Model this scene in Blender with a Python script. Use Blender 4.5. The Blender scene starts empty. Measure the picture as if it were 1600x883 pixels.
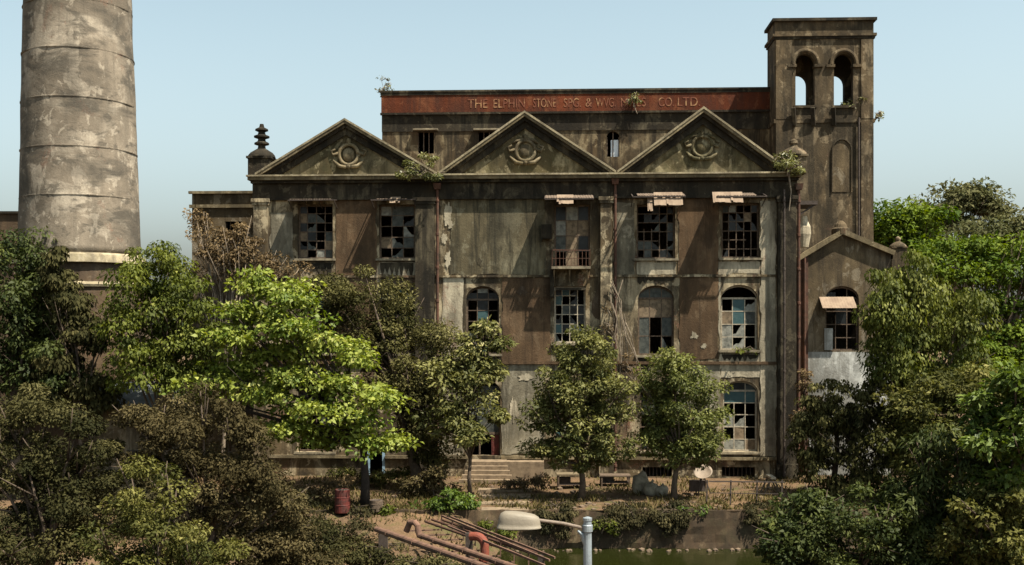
import bpy, bmesh, math, random
import numpy as np
from mathutils import Vector, Matrix, noise as mnoise

# ------------------------------------------------------------------ camera, sky, sun, exposure
C = bpy.context.scene
COL = C.collection
F, HOR, CAMZ = 1715.0, 520.0, 7.75           # focal length in photo pixels, horizon row, eye height
cd = bpy.data.cameras.new('camera'); cam = bpy.data.objects.new('camera', cd); COL.objects.link(cam)
cam.location = (0, 0, CAMZ); cam.rotation_euler = (math.radians(90), 0, 0)
cd.sensor_width = 36.0; cd.lens = 36.0 * F / 1600.0
cd.shift_y = (HOR - 441.5) / 1600.0
cd.clip_end = 6000.0
C.camera = cam

SUNV = Vector((2.0, -1.40, 4.5)).normalized()    # towards the sun
W = bpy.data.worlds.new('World'); C.world = W; W.use_nodes = True
wn = W.node_tree.nodes; wl = W.node_tree.links
bg = wn['Background']; sky = wn.new('ShaderNodeTexSky'); sky.sky_type = 'NISHITA'
sky.sun_disc = False
sky.sun_elevation = math.asin(SUNV.z); sky.sun_rotation = math.atan2(SUNV.x, SUNV.y)
sky.air_density = 1.0; sky.dust_density = 6.0; sky.ozone_density = 1.0; sky.altitude = 0
hs_ = wn.new('ShaderNodeHueSaturation'); hs_.inputs['Saturation'].default_value = .46; hs_.inputs['Hue'].default_value = .485
wl.new(sky.outputs[0], hs_.inputs['Color']); tint_ = wn.new('ShaderNodeMix'); tint_.data_type = 'RGBA'; tint_.blend_type = 'MULTIPLY'; tint_.inputs[0].default_value = 1; tint_.inputs[7].default_value = (.90, 1.02, 1.0, 1)
wl.new(hs_.outputs[0], tint_.inputs[6])
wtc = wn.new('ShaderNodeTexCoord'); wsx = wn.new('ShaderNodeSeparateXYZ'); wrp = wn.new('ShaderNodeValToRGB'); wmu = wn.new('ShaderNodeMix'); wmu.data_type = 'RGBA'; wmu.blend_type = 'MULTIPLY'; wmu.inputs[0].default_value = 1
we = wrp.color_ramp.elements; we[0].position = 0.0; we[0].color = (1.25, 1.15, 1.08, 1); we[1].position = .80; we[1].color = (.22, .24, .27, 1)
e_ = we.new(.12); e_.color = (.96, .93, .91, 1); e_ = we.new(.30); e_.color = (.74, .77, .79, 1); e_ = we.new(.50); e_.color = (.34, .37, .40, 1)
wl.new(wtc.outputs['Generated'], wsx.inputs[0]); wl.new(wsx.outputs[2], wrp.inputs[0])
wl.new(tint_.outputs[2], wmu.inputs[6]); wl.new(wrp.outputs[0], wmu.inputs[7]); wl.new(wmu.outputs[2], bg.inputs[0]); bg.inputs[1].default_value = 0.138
sd = bpy.data.lights.new('sun', 'SUN'); sd.energy = 5.0; sd.angle = math.radians(0.5); sd.color = (1.0, 0.92, 0.77)
so = bpy.data.objects.new('sun', sd); COL.objects.link(so); so.rotation_euler = SUNV.to_track_quat('Z', 'Y').to_euler()
so.location = (20, -10, 60)
vs = C.view_settings; vs.view_transform = 'Standard'; vs.look = 'None'; vs.exposure = 1.2; vs.gamma = 1.0
vs.use_curve_mapping = False
try:
    C.cycles.max_bounces = 5; C.cycles.diffuse_bounces = 3; C.cycles.transmission_bounces = 3
    C.cycles.transparent_max_bounces = 4
except Exception:
    pass

# ------------------------------------------------------------------ pixel helpers (photo pixel + a real depth -> a place)
def P(px, py, Y):
    return Vector(((px - 800) / F * Y, Y, CAMZ - (py - HOR) / F * Y))
def groundY(py, z=0.0):
    return (CAMZ - z) * F / (py - HOR)
BROT = math.radians(-2.5)
BORG = Vector((0.69, 59.0, 0.0))
def Bd(px, py, d):
    """photo pixel -> (u, z) in the mill's own frame on the plane d metres behind its front"""
    c, s = math.cos(-BROT), math.sin(-BROT)
    def rot(x, y): return (c * x - s * y, s * x + c * y)
    ox, oy = rot(0 - BORG.x, 0 - BORG.y)
    rx, ry = rot((px - 800) / F, 1.0)
    t = (d - oy) / ry
    return ox + t * rx, CAMZ - (py - HOR) / F * t
def bu(px, d=0.0): return Bd(px, 300, d)[0]
def bz(py, d=0.0, px=820): return Bd(px, py, d)[1]

# ------------------------------------------------------------------ object helpers
def link(o, parent=None):
    COL.objects.link(o)
    if parent is not None: o.parent = parent
    return o
def tag(o, label=None, cat=None, group=None, kind=None):
    if label: o['label'] = label
    if cat: o['category'] = cat
    if group: o['group'] = group
    if kind: o['kind'] = kind
    return o
def empty(name, loc=(0, 0, 0), rz=0.0):
    o = bpy.data.objects.new(name, None); o.location = loc; o.rotation_euler = (0, 0, rz)
    o.empty_display_size = 0.3
    return link(o)

class MB:
    def __init__(s): s.v = []; s.f = []; s.m = []
    def add(s, vs, fs, mi=0):
        n = len(s.v); s.v += [tuple(v) for v in vs]
        for f in fs: s.f.append(tuple(i + n for i in f)); s.m.append(mi)
    def quad(s, a, b, c, d, mi=0): s.add([a, b, c, d], [(0, 1, 2, 3)], mi)
    def box(s, x0, x1, y0, y1, z0, z1, mi=0):
        v = [(x0, y0, z0), (x1, y0, z0), (x1, y1, z0), (x0, y1, z0), (x0, y0, z1), (x1, y0, z1), (x1, y1, z1), (x0, y1, z1)]
        s.add(v, [(0, 3, 2, 1), (4, 5, 6, 7), (0, 1, 5, 4), (1, 2, 6, 5), (2, 3, 7, 6), (3, 0, 4, 7)], mi)
    def taper(s, x0, x1, y0, y1, z0, z1, i, mi=0):
        v = [(x0, y0, z0), (x1, y0, z0), (x1, y1, z0), (x0, y1, z0), (x0 + i, y0 + i, z1), (x1 - i, y0 + i, z1), (x1 - i, y1 - i, z1), (x0 + i, y1 - i, z1)]
        s.add(v, [(0, 3, 2, 1), (4, 5, 6, 7), (0, 1, 5, 4), (1, 2, 6, 5), (2, 3, 7, 6), (3, 0, 4, 7)], mi)
    def bar(s, a, b, w, h=None, mi=0):
        a, b = Vector(a), Vector(b); h = h or w
        d = (b - a).normalized(); up = Vector((0, 0, 1)) if abs(d.z) < .95 else Vector((0, 1, 0))
        x = d.cross(up).normalized(); y = x.cross(d)
        v = [p + x * (i * w / 2) + y * (j * h / 2) for p in (a, b) for i, j in ((-1, -1), (1, -1), (1, 1), (-1, 1))]
        s.add(v, [(3, 2, 1, 0), (4, 5, 6, 7), (0, 1, 5, 4), (1, 2, 6, 5), (2, 3, 7, 6), (3, 0, 4, 7)], mi)
    def prism(s, poly, y0, y1, mi=0):
        """(x,z) polygon extruded in y"""
        n = len(poly)
        v = [(x, y0, z) for x, z in poly] + [(x, y1, z) for x, z in poly]
        fs = [tuple(range(n)), tuple(range(2 * n - 1, n - 1, -1))]
        for i in range(n):
            j = (i + 1) % n; fs.append((j, i, n + i, n + j))
        s.add(v, fs, mi)
    def tube(s, pts, rad, n=8, mi=0, caps=True):
        pts = [Vector(p) for p in pts]
        if not hasattr(rad, '__len__'): rad = [rad] * len(pts)
        vs = []; prev = None
        for i, p in enumerate(pts):
            t = (pts[min(i + 1, len(pts) - 1)] - pts[max(i - 1, 0)]).normalized()
            if prev is None:
                a = t.orthogonal().normalized()
            else:
                a = (prev - t * prev.dot(t)); a = a.normalized() if a.length > 1e-6 else t.orthogonal().normalized()
            prev = a; b = t.cross(a)
            for k in range(n):
                th = 2 * math.pi * k / n
                vs.append(p + (a * math.cos(th) + b * math.sin(th)) * rad[i])
        fs = []
        for i in range(len(pts) - 1):
            for k in range(n):
                k2 = (k + 1) % n
                fs.append((i * n + k, i * n + k2, (i + 1) * n + k2, (i + 1) * n + k))
        if caps:
            fs.append(tuple(range(n - 1, -1, -1))); fs.append(tuple((len(pts) - 1) * n + k for k in range(n)))
        s.add(vs, fs, mi)
    def lathe(s, prof, c=(0, 0, 0), n=20, mi=0, jit=None):
        vs = []
        for r, z in prof:
            for k in range(n):
                th = 2 * math.pi * k / n
                rr = r + (jit(th, z) if jit else 0)
                vs.append((c[0] + rr * math.cos(th), c[1] + rr * math.sin(th), c[2] + z))
        fs = []
        for i in range(len(prof) - 1):
            for k in range(n):
                k2 = (k + 1) % n
                fs.append((i * n + k, i * n + k2, (i + 1) * n + k2, (i + 1) * n + k))
        fs.append(tuple(range(n - 1, -1, -1))); fs.append(tuple((len(prof) - 1) * n + k for k in range(n)))
        s.add(vs, fs, mi)
    def blob(s, c, r, seed=0, n=10, amp=.2, mi=0):
        vs = []; fs = []
        rr = random.Random(seed)
        off = Vector((rr.uniform(0, 50), rr.uniform(0, 50), rr.uniform(0, 50)))
        m = n // 2 + 1
        for i in range(m):
            ph = math.pi * i / (m - 1)
            for k in range(n):
                th = 2 * math.pi * k / n
                d = Vector((math.sin(ph) * math.cos(th), math.sin(ph) * math.sin(th), math.cos(ph)))
                q = 1 + amp * mnoise.noise(d * 1.6 + off)
                vs.append((c[0] + d.x * r[0] * q, c[1] + d.y * r[1] * q, c[2] + d.z * r[2] * q))
        for i in range(m - 1):
            for k in range(n):
                k2 = (k + 1) % n
                fs.append((i * n + k, (i + 1) * n + k, (i + 1) * n + k2, i * n + k2))
        s.add(vs, fs, mi)
    def build(s, name, mats, parent=None, smooth=False, loc=None):
        me = bpy.data.meshes.new(name)
        me.from_pydata(s.v, [], s.f)
        if not isinstance(mats, (list, tuple)): mats = [mats]
        for m in mats: me.materials.append(m)
        if len(mats) > 1: me.polygons.foreach_set('material_index', s.m)
        if smooth: me.polygons.foreach_set('use_smooth', [True] * len(me.polygons))
        me.update()
        o = bpy.data.objects.new(name, me)
        if loc is not None: o.location = loc
        return link(o, parent)

# ------------------------------------------------------------------ materials
def nodes_of(name):
    m = bpy.data.materials.new(name); m.use_nodes = True
    nt = m.node_tree; b = nt.nodes['Principled BSDF']
    return m, nt, b
def N(nt, typ, **kw):
    n = nt.nodes.new(typ)
    for k, v in kw.items():
        if k in n.inputs: n.inputs[k].default_value = v
        else: setattr(n, k, v)
    return n
def mapped(nt, scale, seed=0.0, coord='Object'):
    tc = N(nt, 'ShaderNodeTexCoord'); mp = N(nt, 'ShaderNodeMapping')
    mp.inputs['Scale'].default_value = scale; mp.inputs['Location'].default_value = (seed, seed * 1.7, seed * .6)
    nt.links.new(tc.outputs[coord], mp.inputs['Vector']); return mp.outputs[0]
def noise_f(nt, scale, vec, detail=5, rough=.6, lo=.4, hi=.6, dist=0.0):
    n = N(nt, 'ShaderNodeTexNoise'); n.inputs['Scale'].default_value = scale; n.inputs['Detail'].default_value = detail
    n.inputs['Roughness'].default_value = rough; n.inputs['Distortion'].default_value = dist
    nt.links.new(vec, n.inputs['Vector'])
    r = N(nt, 'ShaderNodeMapRange'); r.inputs['From Min'].default_value = lo; r.inputs['From Max'].default_value = hi
    r.clamp = True
    nt.links.new(n.outputs['Fac'], r.inputs['Value']); return r.outputs[0]
def mixc(nt, fac, a, b, amt=1.0, mode='MIX'):
    mx = N(nt, 'ShaderNodeMix', data_type='RGBA', blend_type=mode)
    if amt != 1.0:
        mu = N(nt, 'ShaderNodeMath', operation='MULTIPLY'); mu.inputs[1].default_value = amt
        if hasattr(fac, 'is_output'): nt.links.new(fac, mu.inputs[0])
        else: mu.inputs[0].default_value = fac
        fac = mu.outputs[0]
    if hasattr(fac, 'is_output'): nt.links.new(fac, mx.inputs[0])
    else: mx.inputs[0].default_value = fac
    for i, x in ((6, a), (7, b)):
        if hasattr(x, 'is_output'): nt.links.new(x, mx.inputs[i])
        else: mx.inputs[i].default_value = (*x, 1)
    return mx.outputs[2]
def bump(nt, b, h, strength=.4, dist=.05):
    bp = N(nt, 'ShaderNodeBump'); bp.inputs['Strength'].default_value = strength; bp.inputs['Distance'].default_value = dist
    nt.links.new(h, bp.inputs['Height']); nt.links.new(bp.outputs[0], b.inputs['Normal'])

def plaster(name, base, dark, pale, soot=.7, palef=.5, brick=0.0, seed=0.0, streak=.8, moss=0.0, plo=.52, phi=.62, horiz=False):
    """old lime plaster: blotches, rain streaks, peeled pale patches, exposed brick, soot"""
    m, nt, b = nodes_of(name)
    v = mapped(nt, (1, 1, 1), seed); vs_ = mapped(nt, (1.0, 1.0, .13), seed + 3); vw = mapped(nt, (.55, .55, 1.1) if horiz else (1, 1, .6), seed + 9)
    big = noise_f(nt, .30, v, 5, .6, .40, .60, .4)
    mid = noise_f(nt, 1.7, v, 8, .7, .35, .68, .5)
    fine = noise_f(nt, 9, v, 6, .75, .3, .7)
    st = noise_f(nt, 2.2, vs_, 6, .65, .47, .68)
    pal = noise_f(nt, .48, vw, 8, .64, plo, phi, .7)
    c = mixc(nt, big, base, tuple(x * .72 for x in base))
    c = mixc(nt, mid, c, tuple(min(1, x * 1.4) for x in base), .6)
    c = mixc(nt, pal, c, pale, palef)
    flake = noise_f(nt, 1.5, mapped(nt, (1, 1, .8), seed + 41), 7, .66, .57, .595, .5)
    stain = noise_f(nt, 1.15, mapped(nt, (.6, .6, 1.3) if horiz else (1, 1, .55), seed + 51), 8, .68, .53, .59, .5)
    zone = noise_f(nt, .17, mapped(nt, (1, 1, .9), seed + 61), 4, .6, .42, .58, .8)
    c = mixc(nt, zone, c, tuple(x * .45 for x in base), .75)
    c = mixc(nt, flake, c, pale, palef * .85)
    c = mixc(nt, stain, c, dark, soot * .8)
    worn = noise_f(nt, .62, mapped(nt, (1, 1, .7), seed + 71), 9, .62, .575, .60, .9)
    c = mixc(nt, worn, c, pale, palef * .8)
    run = noise_f(nt, 1.5, mapped(nt, (1.3, 1.3, .085), seed + 81), 7, .66, .53, .60)
    c = mixc(nt, run, c, dark, streak * .9)
    if brick > 0:
        br = N(nt, 'ShaderNodeTexBrick'); br.inputs['Scale'].default_value = 1.0
        br.inputs['Brick Width'].default_value = .26; br.inputs['Row Height'].default_value = .09; br.inputs['Mortar Size'].default_value = .012
        br.inputs['Color1'].default_value = (.20, .065, .035, 1); br.inputs['Color2'].default_value = (.13, .05, .03, 1); br.inputs['Mortar'].default_value = (.26, .20, .15, 1)
        sw = N(nt, 'ShaderNodeSeparateXYZ'); cb = N(nt, 'ShaderNodeCombineXYZ'); nt.links.new(v, sw.inputs[0])
        nt.links.new(sw.outputs[0], cb.inputs[0]); nt.links.new(sw.outputs[2], cb.inputs[1]); nt.links.new(cb.outputs[0], br.inputs['Vector'])
        bf = noise_f(nt, .6, mapped(nt, (1, 1, .8), seed + 21), 8, .7, .60, .63, .5)
        c = mixc(nt, bf, c, br.outputs['Color'], brick)
    if moss > 0:
        mo = noise_f(nt, 1.1, mapped(nt, (1, 1, .8), seed + 31), 7, .7, .48, .62, .3)
        c = mixc(nt, mo, c, (.075, .085, .038), moss)
    c = mixc(nt, st, c, dark, streak)
    so_ = noise_f(nt, .42, mapped(nt, (.6, .6, 1.5) if horiz else (1, 1, .5), seed + 13), 8, .63, .50, .62, .6)
    c = mixc(nt, so_, c, dark, soot)
    c = mixc(nt, fine, c, tuple(x * .6 for x in base), .35)
    nt.links.new(c, b.inputs['Base Color']); b.inputs['Roughness'].default_value = .95
    b.inputs['Specular IOR Level'].default_value = .15
    bump(nt, b, fine, .35, .03)
    return m
def simple(name, c, rough=.8, var=.3, scale=6, metal=0.0, seed=0.0, c2=None, spec=.3, lo=.4, hi=.65):
    m, nt, b = nodes_of(name)
    v = mapped(nt, (1, 1, 1), seed)
    f = noise_f(nt, scale, v, 6, .65, lo, hi)
    col = mixc(nt, f, c, c2 if c2 else tuple(x * (1 - var) for x in c))
    nt.links.new(col, b.inputs['Base Color']); b.inputs['Roughness'].default_value = rough; b.inputs['Metallic'].default_value = metal
    b.inputs['Specular IOR Level'].default_value = spec
    bump(nt, b, f, .25, .02)
    return m
def leafmat(name, c1, c2, c3=None, trans=.35, rough=.55, spec=.25):
    m, nt, b = nodes_of(name)
    at = N(nt, 'ShaderNodeAttribute', attribute_name='rnd')
    r = N(nt, 'ShaderNodeValToRGB'); e = r.color_ramp.elements
    e[0].position = .15; e[0].color = (*c1, 1); e[1].position = .85; e[1].color = (*c2, 1)
    if c3: x = e.new(.97); x.color = (*c3, 1)
    nt.links.new(at.outputs['Fac'], r.inputs[0])
    nt.links.new(r.outputs[0], b.inputs['Base Color']); b.inputs['Roughness'].default_value = rough; b.inputs['Specular IOR Level'].default_value = spec
    tr = N(nt, 'ShaderNodeBsdfTranslucent'); mx = N(nt, 'ShaderNodeMixShader'); mx.inputs[0].default_value = trans
    hs = N(nt, 'ShaderNodeHueSaturation'); hs.inputs['Saturation'].default_value = 1.15; hs.inputs['Value'].default_value = 1.2
    nt.links.new(r.outputs[0], hs.inputs['Color']); nt.links.new(hs.outputs[0], tr.inputs[0])
    nt.links.new(b.outputs[0], mx.inputs[1]); nt.links.new(tr.outputs[0], mx.inputs[2])
    nt.links.new(mx.outputs[0], nt.nodes['Material Output'].inputs[0])
    return m

M = {}
BLK = (.022, .019, .015)
M['wall'] = plaster('wall_plaster', (0.1474, 0.1080, 0.0615), BLK, (0.4784, 0.3967, 0.2621), .85, .95, .6, 1.0, .85, 0, .50, .57)
M['grey'] = plaster('grey_plaster', (0.1529, 0.1260, 0.0760), (.022, .021, .016), (0.2496, 0.2280, 0.1571), .5, .5, 0.0, 5.0, .9)
M['brown'] = plaster('brown_plaster', (0.1244, 0.0780, 0.0441), (.03, .021, .014), (0.1716, 0.1210, 0.0747), .55, .45, 0.0, 8.0, .6)
M['pale'] = plaster('pale_plaster', (.46, .40, .29), (.05, .04, .028), (0.5460, 0.4725, 0.3463), .55, .6, .5, 11.0, .6)
M['lime'] = plaster('lime_plaster', (.235, .205, .145), (.045, .04, .03), (.42, .38, .29), .5, .6, 0.0, 55.0, .7)
M['black'] = plaster('soot_and_shade_plaster', (0.0449, 0.0360, 0.0244), (.012, .011, .009), (0.1498, 0.1260, 0.0815), .7, .5, 0.0, 15.0, .8)  # soot tone; also carries painted shade on pilasters and entablature
M['tymp'] = plaster('tympanum_plaster', (0.1055, 0.0832, 0.0429), (.018, .018, .012), (0.3588, 0.3047, 0.1896), .55, .9, 0.0, 19.0, .45, .25, .47, .56)
M['trim'] = plaster('trim_plaster', (0.2122, 0.1656, 0.0966), (.035, .029, .021), (0.4118, 0.3410, 0.2241), .55, .5, 0.0, 23.0, .5, .15)
M['tower'] = plaster('tower_plaster', (0.1300, 0.0950, 0.0558), (.022, .019, .014), (0.3089, 0.2420, 0.1547), .75, .75, .3, 27.0, .9)
M['attic'] = plaster('attic_plaster', (0.0910, 0.0638, 0.0352), (.016, .014, .011), (0.2746, 0.2200, 0.1334), .75, .7, .2, 33.0, .9)
M['annex'] = plaster('annex_plaster', (0.1300, 0.0963, 0.0558), (.026, .021, .016), (0.3318, 0.2860, 0.2134), .5, .45, 0.0, 37.0, .7)
M['chim'] = plaster('chimney_plaster', (.225, .185, .140), (.062, .056, .046), (.46, .395, .31), .85, .7, .35, 41.0, .25, 0, .50, .60, True)
M['plinth'] = plaster('plinth_brick', (.10, .068, .042), (.04, .03, .024), (.20, .16, .115), .5, .4, .5, 43.0, .5)
M['band'] = plaster('chimney_joint', (.105, .080, .055), (.04, .034, .027), (.30, .25, .185), .6, .6, 0, 71.0, .3)
M['ledge'] = plaster('sunlit_ledge_plaster', (.40, .335, .215), (.06, .05, .04), (.42, .36, .26), .4, .5, 0, 45.0, .5)  # pale base puts the sunlit look of ledge tops into the colour
M['signred'] = plaster('sign_red_paint', (.130, .036, .016), (.040, .019, .014), (.19, .075, .035), .6, .6, 0, 47.0, .6)
M['roof'] = simple('roof_sheet', (.16, .12, .09), .9, .5, 2.0)
M['dark'] = simple('dark_interior', (.035, .03, .026), .95, .4, 1.0)
M['rust'] = simple('rusty_red_paint', (.095, .043, .027), .9, .5, 3.0, c2=(.045, .028, .020))
M['rustp'] = simple('rusty_pipe', (.165, .092, .062), .9, .5, 3.0, c2=(.085, .05, .036))
M['redpipe'] = simple('red_oxide_pipe', (.19, .048, .027), .8, .4, 5.0, c2=(.13, .04, .028))
M['wood'] = simple('weathered_wood', (.12, .085, .058), .85, .5, 8.0, c2=(.06, .042, .03))
M['woodpale'] = simple('pale_timber', (.42, .36, .27), .85, .4, 8.0)
M['sill'] = simple('sill_stone', (.25, .21, .14), .9, .5, 3.0, c2=(.10, .082, .058))
M['awn'] = simple('awning_sheet', (.25, .185, .13), .9, .4, 2.0, c2=(.17, .12, .085))
M['awnold'] = simple('old_awning_sheet', (.15, .11, .08), .9, .5, 4.0)
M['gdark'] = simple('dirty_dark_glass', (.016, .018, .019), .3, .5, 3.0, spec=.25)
M['gdirty'] = simple('dusty_glass', (.075, .08, .07), .5, .5, 3.0, spec=.2, c2=(.03, .034, .032))
M['gpale'] = simple('whitewashed_glass', (.24, .235, .20), .6, .4, 4.0, c2=(.09, .09, .078))
M['gblue'] = simple('teal_glass', (.045, .085, .088), .5, .5, 4.0, c2=(.03, .07, .075))
M['board'] = simple('window_board', (.19, .14, .09), .9, .5, 5.0)
M['metalblue'] = simple('galvanised_pole', (.27, .305, .33), .45, .25, 4.0, .25)
M['lampshade'] = simple('lamp_enamel', (.21, .18, .137), .55, .12, 3.0)
M['dirt'] = None
M['stone'] = plaster('canal_stone', (.085, .055, .033), (.022, .018, .013), (.16, .115, .07), .6, .5, 0, 51.0, .6, .25)
M['step'] = simple('step_stone', (.21, .155, .10), .9, .4, 3.0, c2=(.11, .08, .052))
M['rubble'] = simple('rubble_stone', (.14, .10, .066), .95, .5, 2.0, c2=(.10, .07, .05))
M['bark'] = simple('tree_bark', (.095, .07, .05), .95, .5, 6.0)
M['barkdark'] = simple('dark_bark', (.040, .030, .024), .95, .5, 6.0)
M['barkpale'] = simple('grey_twigs', (.24, .19, .14), .95, .5, 6.0)
M['barrel'] = simple('red_barrel_paint', (.105, .020, .015), .7, .4, 4.0, c2=(.05, .02, .016))
M['sack'] = simple('sack_cloth', (.30, .265, .20), .9, .35, 4.0, c2=(.16, .14, .10))
M['white'] = simple('dull_white', (.23, .18, .135), .7, .25, 4.0)
M['tarp'] = simple('tan_tarpaulin', (.15, .115, .07), .8, .3, 3.0)
M['iron'] = simple('dark_iron', (.06, .045, .037), .75, .4, 6.0)
M['armgrey'] = simple('weathered_arm_paint', (.20, .155, .12), .7, .3, 8.0)
M['greyroof'] = simple('grey_roof_sheet', (.12, .13, .13), .8, .4, 2.0)
M['skypane'] = simple('painted_sky_pane', (.62, .68, .72), .5, .15, 2.0)  # bright blue-white colour stands in for sky seen through the opening
M['bluedoor'] = simple('faded_blue_paint', (.24, .36, .46), .8, .4, 4.0)
M['whitewash'] = plaster('whitewash', (.27, .27, .25), (.12, .11, .09), (.66, .66, .62), .5, .6, 0, 61.0, .5)

m, nt, b = nodes_of('dirt_ground')
v = mapped(nt, (1, 1, 1), 2)
n1 = noise_f(nt, .35, v, 6, .65, .4, .62); n2 = noise_f(nt, 2.5, v, 8, .7, .4, .65); n3 = noise_f(nt, 14, v, 5, .7, .35, .65)
c = mixc(nt, n1, (.160, .098, .054), (.062, .041, .026)); c = mixc(nt, n2, c, (.165, .112, .067), .55); c = mixc(nt, n3, c, (.12, .08, .05), .45)
n4 = noise_f(nt, .5, mapped(nt, (1, 1, 1), 17), 7, .7, .53, .62); c = mixc(nt, n4, c, (.075, .078, .027), .8)
nt.links.new(c, b.inputs['Base Color']); b.inputs['Roughness'].default_value = 1; b.inputs['Specular IOR Level'].default_value = .1
bump(nt, b, n2, .8, .08); M['dirt'] = m
m, nt, b = nodes_of('murky_water')
b.inputs['Base Color'].default_value = (.012, .014, .003, 1); b.inputs['Roughness'].default_value = .08; b.inputs['Specular IOR Level'].default_value = .35
w1 = noise_f(nt, 1.3, mapped(nt, (1, 2.2, 1), 3), 3, .5, .2, .8); bump(nt, b, w1, .12, .05)
M['water'] = m

# sign lettering: cream paint, worn through to the red
m, nt, b = nodes_of('faded_lettering')
v = mapped(nt, (1, 1, 1), 4); f1 = noise_f(nt, 2.3, v, 7, .75, .40, .53)
c = mixc(nt, f1, (.31, .175, .078), (.13, .038, .018))
nt.links.new(c, b.inputs['Base Color']); b.inputs['Roughness'].default_value = .9; M['letter'] = m

L = {}
L['almond'] = leafmat('almond_leaves', (.075, .115, .012), (.27, .295, .055), (.42, .42, .14), .30)
L['dusty'] = leafmat('dusty_leaves', (.026, .021, .008), (.092, .073, .032), (.15, .12, .06), .15, .8, .08)
L['dustyg'] = leafmat('dusty_green_leaves', (.017, .018, .006), (.070, .063, .023), (.125, .11, .047), .15, .8, .08)
L['olive'] = leafmat('olive_leaves', (.026, .032, .008), (.115, .110, .027), (.24, .22, .075), .26, .7, .12)
L['yellowg'] = leafmat('yellow_green_leaves', (.036, .050, .008), (.122, .138, .022), (.22, .22, .05), .32, .6, .15)
L['deep'] = leafmat('deep_green_leaves', (.018, .028, .007), (.062, .074, .018), (.12, .13, .035), .2, .6, .15)
L['rain'] = leafmat('rain_tree_leaves', (.038, .068, .009), (.130, .172, .020), (.19, .23, .035), .28, .7, .1)
L['far'] = leafmat('far_leaves', (.058, .064, .026), (.130, .124, .055), None, .25, .8, .08)
L['mid'] = leafmat('street_tree_leaves', (.048, .055, .014), (.19, .182, .058), (.36, .32, .15), .28, .6, .2)
L['shrub'] = leafmat('shrub_leaves', (.034, .062, .010), (.115, .155, .026), (.22, .26, .075), .28)
L['fig'] = leafmat('fig_leaves', (.08, .085, .025), (.19, .185, .065), (.42, .41, .23), .3, .45, .35)
L['dry'] = leafmat('dry_leaves', (.085, .06, .032), (.18, .128, .068), None, .25, .85, .05)
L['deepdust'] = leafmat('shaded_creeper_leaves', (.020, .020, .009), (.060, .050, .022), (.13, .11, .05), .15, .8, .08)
L['weep'] = leafmat('weeping_leaves', (.036, .050, .010), (.155, .165, .032), (.25, .25, .07), .28, .6, .15)
L['mid2'] = leafmat('green_street_tree_leaves', (.040, .052, .012), (.165, .172, .046), (.31, .30, .12), .28, .6, .2)
L['dusk'] = leafmat('dusty_olive_leaves', (.028, .028, .009), (.112, .102, .036), (.19, .17, .078), .18, .8, .08)
L['weedy'] = leafmat('dry_weeds', (.055, .050, .016), (.150, .115, .050), None, .25, .85, .05)
L['palm'] = leafmat('palm_leaflets', (.025, .028, .010), (.070, .065, .024), (.17, .14, .065), .2, .6, .15)

# ------------------------------------------------------------------ walls with openings
class Op:
    """opening in a wall: u0..u1, z0 up to the spring line zs, plus an arch of the given rise"""
    def __init__(s, u0, u1, z0, zs, rise=0.0): s.u0, s.u1, s.z0, s.zs, s.rise = u0, u1, z0, zs, rise
    def top(s, u):
        if s.rise <= 0: return s.zs
        c = (s.u0 + s.u1) / 2; h = (s.u1 - s.u0) / 2; t = max(-1, min(1, (u - c) / h))
        return s.zs + s.rise * math.sqrt(max(0, 1 - t * t))
    def us(s):
        if s.rise <= 0: return [s.u0, s.u1]
        c = (s.u0 + s.u1) / 2; h = (s.u1 - s.u0) / 2
        return [c - h * math.cos(math.pi * i / 12) for i in range(13)]
def wall(mb, u0, u1, zb, ztop, ops, d0, d1, mi=0):
    if not isinstance(ztop, (list, tuple)): ztop = [(u0, ztop), (u1, ztop)]
    def zt(u):
        for (a, za), (b, zb_) in zip(ztop, ztop[1:]):
            if a - 1e-6 <= u <= b + 1e-6: return za + (zb_ - za) * (u - a) / (b - a)
        return ztop[-1][1]
    us = {round(u0, 5), round(u1, 5)} | {round(p[0], 5) for p in ztop}
    for o in ops: us |= {round(x, 5) for x in o.us()}
    us = sorted(us)
    for a, b in zip(us, us[1:]):
        mid = (a + b) / 2
        la, lb = zb, zb
        for o in sorted([o for o in ops if o.u0 < mid < o.u1], key=lambda o: o.z0):
            for d, fl in ((d0, 0), (d1, 1)):
                q = [(a, d, la), (b, d, lb), (b, d, o.z0), (a, d, o.z0)]
                mb.quad(*(q[::-1] if fl else q), mi)
            mb.quad((a, d0, o.top(a)), (b, d0, o.top(b)), (b, d1, o.top(b)), (a, d1, o.top(a)), mi)
            mb.quad((a, d0, o.z0), (a, d1, o.z0), (b, d1, o.z0), (b, d0, o.z0), mi)
            la, lb = o.top(a), o.top(b)
        for d, fl in ((d0, 0), (d1, 1)):
            q = [(a, d, la), (b, d, lb), (b, d, zt(b)), (a, d, zt(a))]
            mb.quad(*(q[::-1] if fl else q), mi)
        mb.quad((a, d0, zt(a)), (b, d0, zt(b)), (b, d1, zt(b)), (a, d1, zt(a)), mi)
    for o in ops:
        for u, fl in ((o.u0, 0), (o.u1, 1)):
            q = [(u, d0, o.z0), (u, d0, o.zs), (u, d1, o.zs), (u, d1, o.z0)]
            mb.quad(*(q[::-1] if fl else q), mi)
    for u, fl in ((u0, 1), (u1, 0)):
        q = [(u, d0, zb), (u, d0, zt(u)), (u, d1, zt(u)), (u, d1, zb)]
        mb.quad(*(q if fl == 0 else q[::-1]), mi)

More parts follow.
